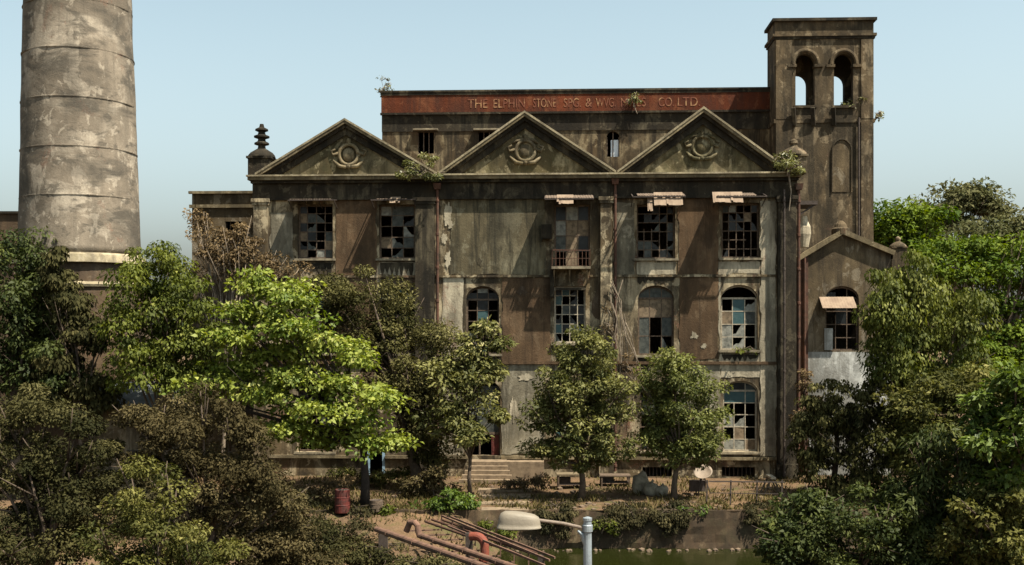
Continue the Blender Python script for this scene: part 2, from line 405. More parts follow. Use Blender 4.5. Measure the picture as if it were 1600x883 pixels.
def px_op(x0, x1, y0, y1, d=0.0, spring=None):
    xm = (x0 + x1) / 2
    u0, u1 = bu(x0, d), bu(x1, d); z0 = Bd(xm, y1, d)[1]; z1 = Bd(xm, y0, d)[1]
    if spring is None: return Op(u0, u1, z0, z1)
    zs = Bd(xm, spring, d)[1]
    return Op(u0, u1, z0, zs, z1 - zs)

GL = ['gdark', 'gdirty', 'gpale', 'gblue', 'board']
def window(parent, op, dep, nx, nz, weights, seed, frame='wood', missing=.3, label=None, bw=.045, spec=None, sill=True, archbars=True, sillw=.12, sillp=.16):
    """window (its frame and glazing bars) > pane, sill"""
    R = random.Random(seed)
    f = MB(); e = .055
    u0, u1, z0 = op.u0, op.u1, op.z0
    f.box(u0, u0 + e * 1.6, dep, dep + .08, z0, op.zs); f.box(u1 - e * 1.6, u1, dep, dep + .08, z0, op.zs)
    f.box(u0 + e * 1.6, u1 - e * 1.6, dep, dep + .08, z0, z0 + e * 1.6)
    us = op.us() if op.rise > 0 else [u0, u1]
    for a, b in zip(us, us[1:]):
        f.add([(a, dep - .004, op.top(a) - e * 2), (b, dep - .004, op.top(b) - e * 2), (b, dep - .004, op.top(b)), (a, dep - .004, op.top(a)),
               (a, dep + .084, op.top(a) - e * 2), (b, dep + .084, op.top(b) - e * 2), (b, dep + .084, op.top(b)), (a, dep + .084, op.top(a))],
              [(0, 1, 2, 3), (7, 6, 5, 4), (0, 4, 5, 1), (3, 2, 6, 7)])
    if op.rise > 0: f.box(u0 + e * 1.6, u1 - e * 1.6, dep + .003, dep + .083, op.zs - .05, op.zs + .05)
    ztop = op.zs
    for i in range(1, nx):
        u = u0 + (u1 - u0) * i / nx + R.uniform(-.01, .01)
        za = z0 + e * 1.6
        zb_ = (op.top(u) - e * 1.5) if archbars else op.zs - .05
        if R.random() < .12 and nx > 2: zb_ = za + (zb_ - za) * R.uniform(.4, .8)
        f.box(u - bw / 2, u + bw / 2, dep + .02, dep + .06, za, zb_)
    for j in range(1, nz):
        z = z0 + (ztop - z0) * j / nz + R.uniform(-.01, .01)
        ua, ub = u0 + e * 1.6, u1 - e * 1.6
        if R.random() < .12: ub = ua + (ub - ua) * R.uniform(.5, .9)
        f.box(ua, ub, dep + .025, dep + .055, z - bw / 2, z + bw / 2)
    w = f.build('window', M[frame], parent)
    p = MB(); cells = nz + (2 if op.rise > 0 else 0)
    for i in range(nx):
        for j in range(cells):
            a = u0 + (u1 - u0) * i / nx; b = u0 + (u1 - u0) * (i + 1) / nx
            if j < nz: za = z0 + (ztop - z0) * j / nz; zb_ = z0 + (ztop - z0) * (j + 1) / nz
            else: za = ztop + op.rise * (j - nz) / 2; zb_ = ztop + op.rise * (j - nz + 1) / 2
            k = None
            if spec and (i, j) in spec: k = spec[(i, j)]
            elif spec and ('*', j) in spec: k = spec[('*', j)]
            elif R.random() > missing + .2: k = R.choices(range(5), weights)[0]
            if k is None or k < 0: continue
            dj = dep + .038 + R.uniform(-.004, .004); t1, t2 = R.uniform(-.012, .012), R.uniform(-.012, .012)
            S = 4 if op.rise > 0 and j >= nz else 1
            if S == 1 and k < 3 and R.random() < .38:      # broken: a jagged remnant
                h_ = zb_ - za; w_ = b - a; mm = R.choice((0, 1)); xx = lambda f: a + w_ * (f if mm else 1 - f)
                pts_ = [(xx(0), za), (xx(1), za), (xx(1), za + h_ * R.uniform(.1, .4)), (xx(.7), za + h_ * R.uniform(.15, .6)), (xx(.45), za + h_ * R.uniform(.4, .7)), (xx(.2), za + h_ * R.uniform(.7, 1)), (xx(0), zb_)]
                p.add([(x_, dj, z_) for x_, z_ in pts_], [tuple(range(7))], k); continue
            for s_ in range(S):
                aa = a + (b - a) * s_ / S; bb = a + (b - a) * (s_ + 1) / S
                ta, tb = min(zb_, op.top(aa) - .02), min(zb_, op.top(bb) - .02)
                if ta <= za + .01 and tb <= za + .01: continue
                p.quad((aa, dj - t1, za), (bb, dj + t1, za), (bb, dj + t1 + t2, max(tb, za)), (aa, dj - t1 + t2, max(ta, za)), k)
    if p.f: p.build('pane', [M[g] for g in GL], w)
    if sill:
        s_ = MB(); s_.box(u0 - .16, u1 + .16, -sillp, dep - .003, z0 - sillw, z0 - .003)
        s_.build('sill', M['sill'], w)
    if label: w['label'] = label
    return w

# ------------------------------------------------------------------ ground, water, canal
YB = 47.6; WZ = -1.55
xs = [-3000, -400, -120] + [x * 1.0 for x in range(-60, 61)] + [120, 400, 3000]
ys = [YB + i * .5 for i in range(0, 27)] + [66, 80, 120, 300, 3000]
g = MB(); vv = []
for y in ys:
    for x in xs:
        z = 0.0
        if abs(x) < 60 and y < 59:
            z = .10 * mnoise.noise(Vector((x * .35, y * .35, 0))) + .05 * mnoise.noise(Vector((x * 1.3, y * 1.3, 5)))
            z *= min(1, max(0, (59 - y) / 2))
        vv.append((x, y, z))
nx_ = len(xs)
g.add(vv, [(j * nx_ + i, j * nx_ + i + 1, (j + 1) * nx_ + i + 1, (j + 1) * nx_ + i) for j in range(len(ys) - 1) for i in range(nx_ - 1)])
tag(g.build('ground', M['dirt'], smooth=True), kind='structure')
g = MB(); g.quad((-3000, -3000, 0), (3000, -3000, 0), (3000, 30, 0), (-3000, 30, 0)); g.quad((-3000, 30, 0), (3000, 30, 0), (3000, 30, -3), (-3000, 30, -3))
tag(g.build('near_bank', M['dirt']), kind='structure')
g = MB(); g.quad((-3000, 30, WZ), (3000, 30, WZ), (3000, YB + .3, WZ), (-3000, YB + .3, WZ))
tag(g.build('water', M['water']), kind='structure')
g = MB(); vv = []; NX2, NY2 = 64, 18
for j in range(NY2 + 1):
    for i in range(NX2 + 1):
        x = -22 + 23.5 * i / NX2; t = j / NY2; y = 47.5 - 6.2 * t
        ed = min(1, max(0, (1.3 - x) / 4.5)); ed = ed * ed * (3 - 2 * ed)
        z = -.05 - 1.75 * t ** 1.15 - (1 - ed) * 1.9 + .22 * mnoise.noise(Vector((x * .7, y * .7, 4))) + .10 * mnoise.noise(Vector((x * 2.1, y * 2.1, 6)))
        vv.append((x, y, min(z, -.03)))
W2 = NX2 + 1
g.add(vv, [(j * W2 + i + 1, j * W2 + i, (j + 1) * W2 + i, (j + 1) * W2 + i + 1) for j in range(NY2) for i in range(NX2)])
tag(g.build('bank_slope', M['dirt'], smooth=True), kind='structure')
# canal wall of rough stone: slightly battered, uneven face
g = MB(); NX, NZ = 260, 9; vv = []
for j in range(NZ + 1):
    for i in range(NX + 1):
        x = -60 + 120 * i / NX; t = j / NZ
        z = -3.0 + 3.05 * t
        y = YB - .55 * (1 - t) + .16 * mnoise.noise(Vector((x * .9, z * 1.5, 3))) + .10 * mnoise.noise(Vector((x * 3, z * 4, 9)))
        if j == NZ: z += .07 * mnoise.noise(Vector((x * 1.2, 0, 8)))
        vv.append((x, y, z))
for i in range(NX + 1):
    x = -60 + 120 * i / NX; vv.append((x, YB + .5, .03 + .05 * mnoise.noise(Vector((x * 1.2, 0, 8)))))
W1 = NX + 1
g.add(vv, [(j * W1 + i, j * W1 + i + 1, (j + 1) * W1 + i + 1, (j + 1) * W1 + i) for j in range(NZ + 1) for i in range(NX)])
tag(g.build('canal_wall', M['stone']), 'rough brown stone retaining wall along the far side of the green water', 'wall')

# ------------------------------------------------------------------ the mill
mill = empty('mill_building', BORG, BROT)
tag(mill, 'derelict brown three storey mill with three pediments and a red name band', 'building')
UL, UR = bu(397), bu(1243)
ZC = bz(277); ZE = bz(309); ZS1 = bz(431); ZS2 = bz(566); ZP = bz(713)
ops = {
 'u1': px_op(465, 520, 319, 404), 'u2': px_op(592, 648, 319, 404), 'u3': px_op(866, 922, 319, 417), 'u4': px_op(995, 1055, 319, 404), 'u5': px_op(1128, 1187, 317, 403),
 'm1': px_op(465, 520, 447, 552, spring=468), 'm2': px_op(592, 648, 447, 552, spring=468), 'm3': px_op(728, 780, 447, 553, spring=468), 'm4': px_op(866, 915, 447, 536),
 'm5': px_op(997, 1053, 446, 555, spring=466), 'm6': px_op(1127, 1184, 445, 547, spring=466),
 'g1': px_op(465, 520, 596, 706, spring=612), 'g2': px_op(575, 600, 690, 740), 'g3': px_op(732, 782, 594, 712, spring=612), 'g4': px_op(866, 915, 596, 700, spring=612),
 'g5': px_op(1000, 1053, 596, 705, spring=612), 'g6': px_op(1130, 1184, 595, 706, spring=611),
 'b5': px_op(1004, 1050, 730, 745), 'b6': px_op(1128, 1180, 730, 745),
}
ops['b5'].z0 = ops['b6'].z0 = .05; ops['g2'].z0 = .05
w = MB(); wall(w, UL, UR, 0, ZC, list(ops.values()), 0, .5); w.build('front_wall', M['wall'], mill)
DA = 5.7                                            # the taller block's front
DEP = 20
w = MB()
w.box(UL, UL + .5, .5, DA, 0, ZC); w.box(UR - .5, UR, .5, DEP, 0, ZC)
w.box(UL, UL + .5, DA, DEP, 0, ZC - .01); w.box(UL, UR, DEP, DEP + .4, 0, ZC)
w.build('side_wall', M['wall'], mill)
w = MB()
for z in (ZS2 - .15, ZS1 - .15): w.box(UL + .5, UR - .5, .5, DA, z, z + .3)
w.box(UL + .5, UR - .5, .5, DA, ZC - .4, ZC - .1)
w.box(UL + .5, bu(597, DA) - .02, DA + .03, DEP - .02, ZC - .4, ZC - .1); w.box(UL + .5, bu(597, DA) - .02, DA + .05, DA + .35, 0, ZC - .4)
w.build('floor_slab', M['dark'], mill)
# brown / grey plaster fields between the openings, 25 mm proud
def field(x0, x1, y0, y1, mat, t=.025):
    b_ = MB(); a, c_, z0, z1 = bu(x0), bu(x1), bz(y1), bz(y0); R = random.Random(int(x0 * 7 + y0)); poly = []
    for (p, q_) in (((a, z0), (c_, z0)), ((c_, z0), (c_, z1)), ((c_, z1), (a, z1)), ((a, z1), (a, z0))):
        n = max(2, int(math.hypot(q_[0] - p[0], q_[1] - p[1]) / .22)); big_ = [R.uniform(-.05, .06) for _ in range(n // 3 + 2)]
        for i in range(n):
            f = i / n; o = R.uniform(-.02, .02) + big_[i // 3] if i else 0
            poly.append((p[0] + (q_[0] - p[0]) * f + (o if p[0] == q_[0] else 0), p[1] + (q_[1] - p[1]) * f + (o if p[1] == q_[1] else 0)))
    b_.prism(poly, -t, -.0035); return b_.build('plaster_field', M[mat], mill)
field(524, 588, 309, 429, 'brown'); field(703, 852, 309, 429, 'grey'); field(1060, 1122, 309, 429, 'brown', .03); field(1062, 1122, 434, 560, 'brown')
field(784, 860, 434, 564, 'brown', .03); field(784, 850, 568, 710, 'lime', .022); field(958.5, 992, 318, 429, 'lime', .021); field(1123, 1127, 410, 590, 'pale', .017); field(683, 724, 568, 708, 'lime', .02); field(1060, 1125, 568, 708, 'lime', .02); field(422, 458, 330, 428, 'lime', .02); field(524, 588, 434, 562, 'brown', .028)
field(1187.8, 1212, 316, 711, 'pale', .045); field(692, 724, 434, 710, 'pale', .02); field(1126, 1187, 410, 429, 'pale', .02); field(1126, 1187, 553, 589, 'pale', .02)
field(995, 1056, 410, 429, 'pale', .018); field(592, 650, 410, 429, 'pale', .02)
# run-off stains under the sills, and bare pale patches where the skim coat fell away
def ragged(name, x0, x1, y0, lens, mat, seed, t=.006):
    R = random.Random(seed); a, c_ = bu(x0), bu(x1); z = bz(y0); n = 14; poly = [(a, z), (c_, z)][::-1]
    q_ = [(a + (c_ - a) * i / n, z - R.uniform(*lens) * (1.0 if i % 2 else .45)) for i in range(n + 1)]
    b_ = MB(); b_.prism([(a, z)] + q_ + [(c_, z)], -t, -.0035) ; return b_.build(name, M[mat], mill)
def patch(cx, cy, rx, ry, mat, seed, t=.012):
    R = random.Random(seed); u, z = Bd(cx, cy, 0); k = 59 / F; off = R.uniform(0, 60); poly = []
    for i in range(64):
        a = 2 * math.pi * i / 64; r = .85 + .55 * mnoise.noise(Vector((math.cos(a) * 1.7 + off, math.sin(a) * 1.7, off))) + .25 * mnoise.noise(Vector((math.cos(a) * 4.5 + off, math.sin(a) * 4.5, off))) + R.uniform(-.08, .08); r = max(.15, r); poly.append((u + rx * k * r * math.cos(a), z + ry * k * r * math.sin(a)))
    b_ = MB(); b_.prism(poly, -t, -.0035); return b_.build('bare_patch', M[mat], mill)
for i, (x0, x1, y0, ln) in enumerate(((466, 518, 410, (.3, 1.2)), (594, 646, 410, (.3, 1.0)), (996, 1054, 433.5, (.2, .6)), (998, 1052, 558, (.3, 1.3)), (1128, 1184, 553.5, (.2, .5)), (729, 779, 557, (.3, 1.6)), (868, 914, 541, (.3, 1.2)))):
    ragged('stain', x0, x1, y0, ln, 'black', 300 + i, .030 if 'x' == 'y' else .024 + .0015 * i)
for i, (cx, cy, rx, ry, mt_) in enumerate(((699, 335, 6, 18, 'pale'), (695, 372, 5, 9, 'pale'), (704, 352, 4, 8, 'pale'), (700, 405, 5, 14, 'pale'), (1197, 470, 8, 14, 'plinth'), (750, 410, 4, 7, 'black'), (1085, 525, 6, 6, 'pale'), (1100, 541, 4, 4, 'pale'), (816, 455, 8, 7, 'plinth'), (820, 590, 12, 8, 'pale'), (804, 640, 7, 20, 'pale'))):
    patch(cx, cy, rx, ry, mt_, 400 + i, .036 + .001 * i)
# pilasters
def pil(x0, x1, y0, y1, pr, mat):
    b_ = MB(); a, c_ = bu(x0), bu(x1); z0, z1 = max(0, bz(y1)), bz(y0)
    b_.box(a, c_, -pr, -.004, z0, z1 - .35); b_.box(a - .06, c_ + .06, -pr - .07, -.004, z1 - .35, z1 - .2); b_.box(a - .1, c_ + .1, -pr - .12, -.004, z1 - .2, z1 - .003)
    if z0 < .1: b_.box(a - .08, c_ + .08, -pr - .09, -.004, z0, .8)
    return b_.build('pilaster', M[mat], mill)
pil(398, 420, 309, 760, .28, 'wall'); pil(650, 679, 309, 760, .34, 'black'); pil(938, 956, 309, 760, .36, 'wall'); pil(1214, 1242, 309, 760, .38, 'black')  # the two black ones have the shadow beside the downpipes in their colour
# string courses, base ledge
def course(nm, segs, pr, z0, z1, mat):
    for a, c_ in segs:
        s_ = MB(); s_.box(bu(a), bu(c_), -pr, -.003, z0, z1); s_.build(nm, M[mat], mill)
course('string_course', [(421, 649), (680.5, 863), (922, 937), (957.5, 1212.8)], .10, ZS1 - .08, ZS1 + .04, 'wall')
course('string_course', [(421, 649), (680.5, 726), (782, 937), (957.5, 1212.8)], .13, ZS2 - .10, ZS2 + .05, 'brown')
course('base_ledge', [(421, 573), (602, 649), (680.5, 731), (783, 937), (957.5, 1212.8)], .16, ZP - .14, ZP + .02, 'trim')
# entablature + cornice
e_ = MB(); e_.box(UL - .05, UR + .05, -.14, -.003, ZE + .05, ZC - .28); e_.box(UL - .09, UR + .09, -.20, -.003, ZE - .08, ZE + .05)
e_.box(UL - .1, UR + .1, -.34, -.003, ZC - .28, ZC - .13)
e_.build('entablature', M['black'], mill)  # soot, plus the shade under the cornice put into the dark colour
e_ = MB(); e_.box(UL - .22, UR + .22, -.52, .45, ZC - .13, ZC + .05); e_.build('cornice', M['trim'], mill)
e_ = MB(); e_.box(UL - .28, UR + .28, -.60, .45, ZC + .052, ZC + .14); e_.build('cornice_cap', M['ledge'], mill)
ZT = ZC + .14
# pediments > raking_cornice, medallion ; gable roof behind each
def pediment(xl, xa, xr, ya, med, style):
    ul, ua, ur = bu(xl), bu(xa), bu(xr); za = bz(ya); 
    t = MB(); t.prism([(ul, ZT - .02), (ur, ZT - .02), (ua, za - .3)], 0, .4)
    o = t.build('pediment', M['tymp'], mill)
    def rake(d0, d1, off0, off1, mat, nm):
        r = MB()
        for (A, B) in (((ul, ZT), (ua, za)), ((ur, ZT), (ua, za))):
            ax, az = A; bx, bz_ = B
            sgn = 1 if bx > ax else -1
            L_ = math.hypot(bx - ax, bz_ - az); nx__, nz__ = -(bz_ - az) / L_ * sgn, (bx - ax) / L_ * sgn
            # keep a vertical mitre at the apex
            sl = abs((bz_ - az) / (bx - ax)); k = math.sqrt(1 + sl * sl)
            q = [(ax, az + off0 * k), (bx, bz_ + off0 * k), (bx, bz_ + off1 * k), (ax, az + off1 * k)]
            if sgn < 0: q = [q[1], q[0], q[3], q[2]]
            r.prism(q, d0, d1)
        r.build(nm, M[mat], o)
    rake(-.46, .42, -.14, 0.0, 'trim', 'raking_cornice')
    rake(-.50, .42, .0, .10, 'ledge', 'coping')
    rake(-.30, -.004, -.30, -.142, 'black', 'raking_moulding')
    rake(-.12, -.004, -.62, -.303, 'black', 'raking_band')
    # plaster wreath
    mc, mz = bu(med[0]), bz(med[1]); r = MB(); R0 = .52
    ring = [(mc + R0 * math.cos(a), -.05, mz + R0 * 1.05 * math.sin(a)) for a in [2 * math.pi * i / 22 for i in range(23)]]
    r.tube(ring, .10, 7)
    r.blob((mc, .02, mz), (.36, .12, .38), 3, 12, .15)
    r.blob((mc, -.06, mz + .70), (.13, .11, .22), 4, 8, .3); r.blob((mc, -.06, mz - .62), (.16, .11, .16), 5, 8, .3)
    for s2 in (-1, 1):
        r.tube([(mc + s2 * .5, -.05, mz + .1), (mc + s2 * .85, -.06, mz - .02), (mc + s2 * .95, -.05, mz + .2), (mc + s2 * .72, -.05, mz + .3)], [.09, .08, .07, .05], 6)
        r.tube([(mc + s2 * .12, -.06, mz - .66), (mc + s2 * .5, -.07, mz - .62), (mc + s2 * .85, -.06, mz - .30)], [.10, .11, .05], 6)
        if style: r.tube([(mc + s2 * .1, -.05, mz + .62), (mc + s2 * .45, -.06, mz + .55), (mc + s2 * .7, -.05, mz + .4)], [.09, .09, .04], 6)
    r.build('medallion', M['trim' if style != 1 else 'tymp'], o, smooth=True)
    rf = MB(); rf.prism([(ul, ZT), (ur, ZT), (ua, za - .02)], .425, DA - .004); rf.build('roof', M['roof'], mill)
pediment(402, 541, 683, 188, (545, 240), 0); pediment(687, 820, 962, 179, (821, 236), 2); pediment(964, 1098, 1232, 175, (1097, 231), 1)

# finials on the corners of the parapet
def finial(x, parent, d, zb, s=1.0, tall=True, mat='trim', name='finial'):
    u = bu(x, d); f = MB()
    f.box(u - .6 * s, u + .6 * s, d - .6 * s, d + .6 * s, zb, zb + .95 * s)
    f.box(u - .68 * s, u + .68 * s, d - .68 * s, d + .68 * s, zb + .95 * s, zb + 1.07 * s)
    prof = [(.76, 1.07), (.72, 1.18), (.60, 1.32), (.38, 1.46), (.22, 1.56), (.20, 1.68)]
    if tall: prof += [(.20, 1.72), (.40, 1.78), (.40, 1.86), (.22, 1.96), (.20, 2.08), (.42, 2.16), (.42, 2.24), (.22, 2.32), (.18, 2.46), (.36, 2.54), (.34, 2.62), (.14, 2.72), (.10, 2.9)]
    else: prof += [(.26, 1.74), (.22, 1.90), (.05, 2.02)]
    f.lathe([(r * s, z * s) for r, z in prof], (u, d, zb), 16)
    return f.build(name, M[mat], parent)
finial(409, mill, .35, ZT, 1.0, True, 'black'); finial(1240, mill, .6, ZT, .95, False, 'tower')
# windows
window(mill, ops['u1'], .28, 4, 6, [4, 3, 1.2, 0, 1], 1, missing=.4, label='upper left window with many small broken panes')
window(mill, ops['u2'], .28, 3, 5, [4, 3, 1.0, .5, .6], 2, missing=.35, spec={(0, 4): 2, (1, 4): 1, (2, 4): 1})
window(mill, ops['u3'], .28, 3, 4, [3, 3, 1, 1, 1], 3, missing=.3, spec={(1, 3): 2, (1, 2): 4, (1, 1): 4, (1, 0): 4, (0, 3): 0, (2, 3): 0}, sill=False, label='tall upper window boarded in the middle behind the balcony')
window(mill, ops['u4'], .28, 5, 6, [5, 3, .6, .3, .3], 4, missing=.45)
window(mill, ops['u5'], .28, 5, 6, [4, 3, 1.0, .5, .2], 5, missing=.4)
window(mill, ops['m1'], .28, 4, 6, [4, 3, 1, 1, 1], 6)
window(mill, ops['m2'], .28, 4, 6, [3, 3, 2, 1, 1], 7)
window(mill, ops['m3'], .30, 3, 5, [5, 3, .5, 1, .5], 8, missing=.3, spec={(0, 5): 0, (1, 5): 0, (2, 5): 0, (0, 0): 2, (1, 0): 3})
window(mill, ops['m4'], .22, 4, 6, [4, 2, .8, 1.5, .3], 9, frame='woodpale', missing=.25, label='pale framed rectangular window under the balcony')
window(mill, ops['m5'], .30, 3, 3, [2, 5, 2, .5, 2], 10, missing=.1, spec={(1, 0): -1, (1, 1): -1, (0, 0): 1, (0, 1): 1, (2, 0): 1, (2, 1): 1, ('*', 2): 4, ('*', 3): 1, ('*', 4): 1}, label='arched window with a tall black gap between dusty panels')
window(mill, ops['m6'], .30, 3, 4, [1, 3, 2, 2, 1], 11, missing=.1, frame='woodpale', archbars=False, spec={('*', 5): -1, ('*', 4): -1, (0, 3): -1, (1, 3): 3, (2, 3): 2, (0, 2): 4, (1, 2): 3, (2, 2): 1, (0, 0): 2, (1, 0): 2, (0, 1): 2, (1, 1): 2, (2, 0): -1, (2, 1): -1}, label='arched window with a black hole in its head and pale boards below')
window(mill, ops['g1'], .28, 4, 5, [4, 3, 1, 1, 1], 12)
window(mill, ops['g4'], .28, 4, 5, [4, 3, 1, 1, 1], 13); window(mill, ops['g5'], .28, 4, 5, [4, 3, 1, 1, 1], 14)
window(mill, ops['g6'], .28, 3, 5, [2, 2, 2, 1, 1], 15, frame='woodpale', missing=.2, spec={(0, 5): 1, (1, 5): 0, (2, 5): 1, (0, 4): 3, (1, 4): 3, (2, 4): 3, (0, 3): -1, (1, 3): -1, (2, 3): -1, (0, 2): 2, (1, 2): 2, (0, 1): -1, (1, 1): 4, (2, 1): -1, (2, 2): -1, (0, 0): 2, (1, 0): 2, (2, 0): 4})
# doors: entrance (open, red leaf) and the small blue framed one
o_ = ops['g3']; d_ = MB(); d_.box(o_.u0, o_.u0 + .09, .2, .3, o_.z0, o_.zs); d_.box(o_.u1 - .09, o_.u1, .2, .3, o_.z0, o_.zs); d_.box(o_.u0 + .09, o_.u1 - .09, .203, .297, bz(680), bz(676)); d_.box(o_.u0 + .55, o_.u0 + .63, .21, .29, o_.z0, bz(680))
fr = d_.build('door_frame', M['wood'], mill)
d_ = MB(); d_.box(o_.u1 - .5, o_.u1 - .095, .23, .28, o_.z0 + .01, bz(681)); d_.box(o_.u1 - .45, o_.u1 - .15, .215, .228, o_.z0 + .2, o_.z0 + .5); d_.build('door', M['barrel'], fr)
d_ = MB(); d_.box(o_.u0 + .1, o_.u1 - .1, .24, .26, bz(676), o_.zs + .3); d_.build('transom_board', M['gdirty'], fr)
o_ = ops['g2']; d_ = MB(); d_.box(o_.u0 - .03, o_.u0 + .09, -.03, .1, .05, o_.zs); d_.box(o_.u1 - .09, o_.u1 + .05, -.03, .1, .05, o_.zs); d_.box(o_.u0 - .03, o_.u1 + .05, -.035, .1, o_.zs, o_.zs + .12)
d_.build('door_frame', M['bluedoor'], mill)
# basement gratings
for k in ('b5', 'b6'):
    o_ = ops[k]; d_ = MB()
    for i in range(1, 8): u = o_.u0 + (o_.u1 - o_.u0) * i / 8; d_.box(u - .02, u + .02, .2, .24, o_.z0, o_.zs)
    d_.build('grating', M['iron'], mill)
# entrance steps
st = MB(); ua, ub = bu(738), bu(792)
for i in range(5):
    st.box(ua - .12 * (4 - i), ub + .12 * (4 - i), -.9 - .36 * (5 - i), -.16 if i == 4 else -.9 - .36 * (4 - i), 0, ZP - .16 - (4 - i) * (ZP - .16) / 5)
st.box(ub, bu(850), -1.0, -.165, 0, ZP - .19)
st.build('entrance_steps', M['step'], mill)
# downpipes
def pipe(x, y0, y1, d, r, mat, parent, hopper=True):
    p = MB(); u = bu(x); z1, z0 = bz(y0), max(.05, bz(y1))
    p.tube([(u, d, z1), (u + .01, d, (z0 + z1) / 2), (u - .01, d, z0)], r, 10)
    k = z1 - .6
    while k > z0: p.lathe([(r, -.07), (r * 1.35, -.06), (r * 1.35, .06), (r, .07)], (u, d, k), 10); k -= 1.8
    if hopper: p.taper(u - .16, u + .16, d - .14, d + .14, z1, z1 + .32, -.05)
    return p.build('downpipe', M[mat], parent, smooth=False)
pipe(684, 296, 735, -.20, .075, 'rust', mill); pipe(961, 290, 735, -.22, .075, 'rust', mill); pipe(1246.5, 300, 700, -.22, .085, 'rust', mill); pipe(1222, 300, 740, -.55, .06, 'iron', mill, False)
# awnings > sheet, flap
def awning(x0, x1, y, proj, drop, cover, flaps, seed, tilt=0.0):
    R = random.Random(seed); ua, ub = bu(x0), bu(x1); z = bz(y); f = MB()
    zo = z - drop
    n = max(2, int((ub - ua) / .8) + 1)
    for i in range(n):
        u = ua + (ub - ua) * i / (n - 1)
        f.bar((u, -.01, z), (u, -proj, zo), .05, .05); f.bar((u, -.01, z - drop - .35), (u, -proj * .92, zo - .02), .035, .035)
    f.bar((ua, -proj, zo - .005), (ub, -proj, zo + .005 + tilt), .06, .06); f.bar((ua, -.04, z + .005), (ub, -.04, z + .005), .05, .05)
    a = f.build('awning', M['iron'], mill)
    s2 = MB()
    for (t0, t1) in cover:
        a0, a1 = ua + (ub - ua) * t0, ua + (ub - ua) * t1; k = max(3, int((a1 - a0) / .07))
        for i in range(k):
            q0, q1 = a0 + (a1 - a0) * i / k, a0 + (a1 - a0) * (i + 1) / k; h0, h1 = .04 + .025 * (i % 2), .04 + .025 * ((i + 1) % 2)
            e0 = R.uniform(.93, 1.03)
            s2.quad((q0, -.01, z + h0), (q1, -.01, z + h1), (q1, -proj * e0, z - drop * e0 + h1), (q0, -proj * e0, z - drop * e0 + h0))
    if s2.f: s2.build('sheet', M['awnold'], a)
    for (fx0, fx1, fy0, fy1) in flaps:
        q = MB(); b0, b1 = bu(fx0, -proj - .05), bu(fx1, -proj - .05); zt_, zb_ = bz(fy0, -proj - .05), bz(fy1, -proj - .05); k = max(4, int((b1 - b0) / .1))
        for i in range(k):
            q0, q1 = b0 + (b1 - b0) * i / k, b0 + (b1 - b0) * (i + 1) / k; o0, o1 = .006 * (i % 2), .006 * ((i + 1) % 2)
            low = zb_ + R.uniform(-.02, .02) + (.09 if R.random() < .12 else 0)
            q.quad((q0, -proj + .25 - o0, zt_ + .02), (q1, -proj + .25 - o1, zt_ + .02), (q1, -proj - .16 - o1, low), (q0, -proj - .16 - o0, low))
        q.build('flap', M['awn'], a)
    return a
awning(457, 527, 311, 1.0, .12, [(0, .95)], [], 1); awning(585, 650, 311, 1.1, .14, [(.1, .8)], [(609, 625, 306, 316)], 2)
awning(852, 926, 306, 1.5, .36, [(0, 1)], [(870, 896, 304, 319)], 3); awning(986, 1066, 304, 1.45, .33, [(.1, 1)], [(1022, 1067, 301, 322), (1012, 1020, 309, 331)], 4)
awning(1114, 1190, 304, 1.55, .36, [(0, .8)], [(1114, 1161, 301, 318)], 5)
# balcony under the tall window
o_ = ops['u3']; bl = MB(); za = o_.z0 - .16
bl.box(bu(862), bu(922), -1.0, -.003, za, za + .13)
for x in (866, 890, 917): bl.bar((bu(x), -.02, za - .75), (bu(x), -.85, za - .02), .07, .09)
bal = bl.build('balcony', M['sill'], mill)
bl = MB()
for i in range(11):
    u = bu(863) + (bu(921) - bu(863)) * i / 10; bl.bar((u, -.94, za + .13), (u + (.05 if i == 4 else 0), -.94, za + 1.0), .028)
bl.bar((bu(863), -.94, za + 1.0), (bu(921), -.94, za + .97), .05); bl.bar((bu(863), -.94, za + .55), (bu(921), -.94, za + .55), .03)
for x in (863, 921): bl.bar((bu(x), -.94, za + 1.0), (bu(x), -.02, za + 1.02), .05)
bl.build('railing', M['rust'], bal)
bl = MB(); bl.box(bu(868), bu(915), -.5, -.05, za - 1.1, za - .98); bl.box(bu(860), bu(866), -.5, -.004, za - 1.5, za); bl.build('bracket_slab', M['black'], bal)
# air-conditioner box hung beside that window
q = MB(); q.box(bu(846), bu(862), -.5, -.035, bz(374), bz(352)); q.box(bu(848), bu(860), -.515, -.5, bz(372), bz(354)); q.bar((bu(847), -.04, bz(377)), (bu(847), -.5, bz(375)), .05)
q.build('wall_box', M['black'], mill)
# brick patch where the plaster has fallen
q = MB(); poly = [(925, 470), (934, 452), (937, 440), (937, 500), (930, 497), (924, 488)]
q.prism([Bd(x, y, 0) for x, y in poly][::-1], -.012, -.004); q.build('brick_patch', M['plinth'], mill)

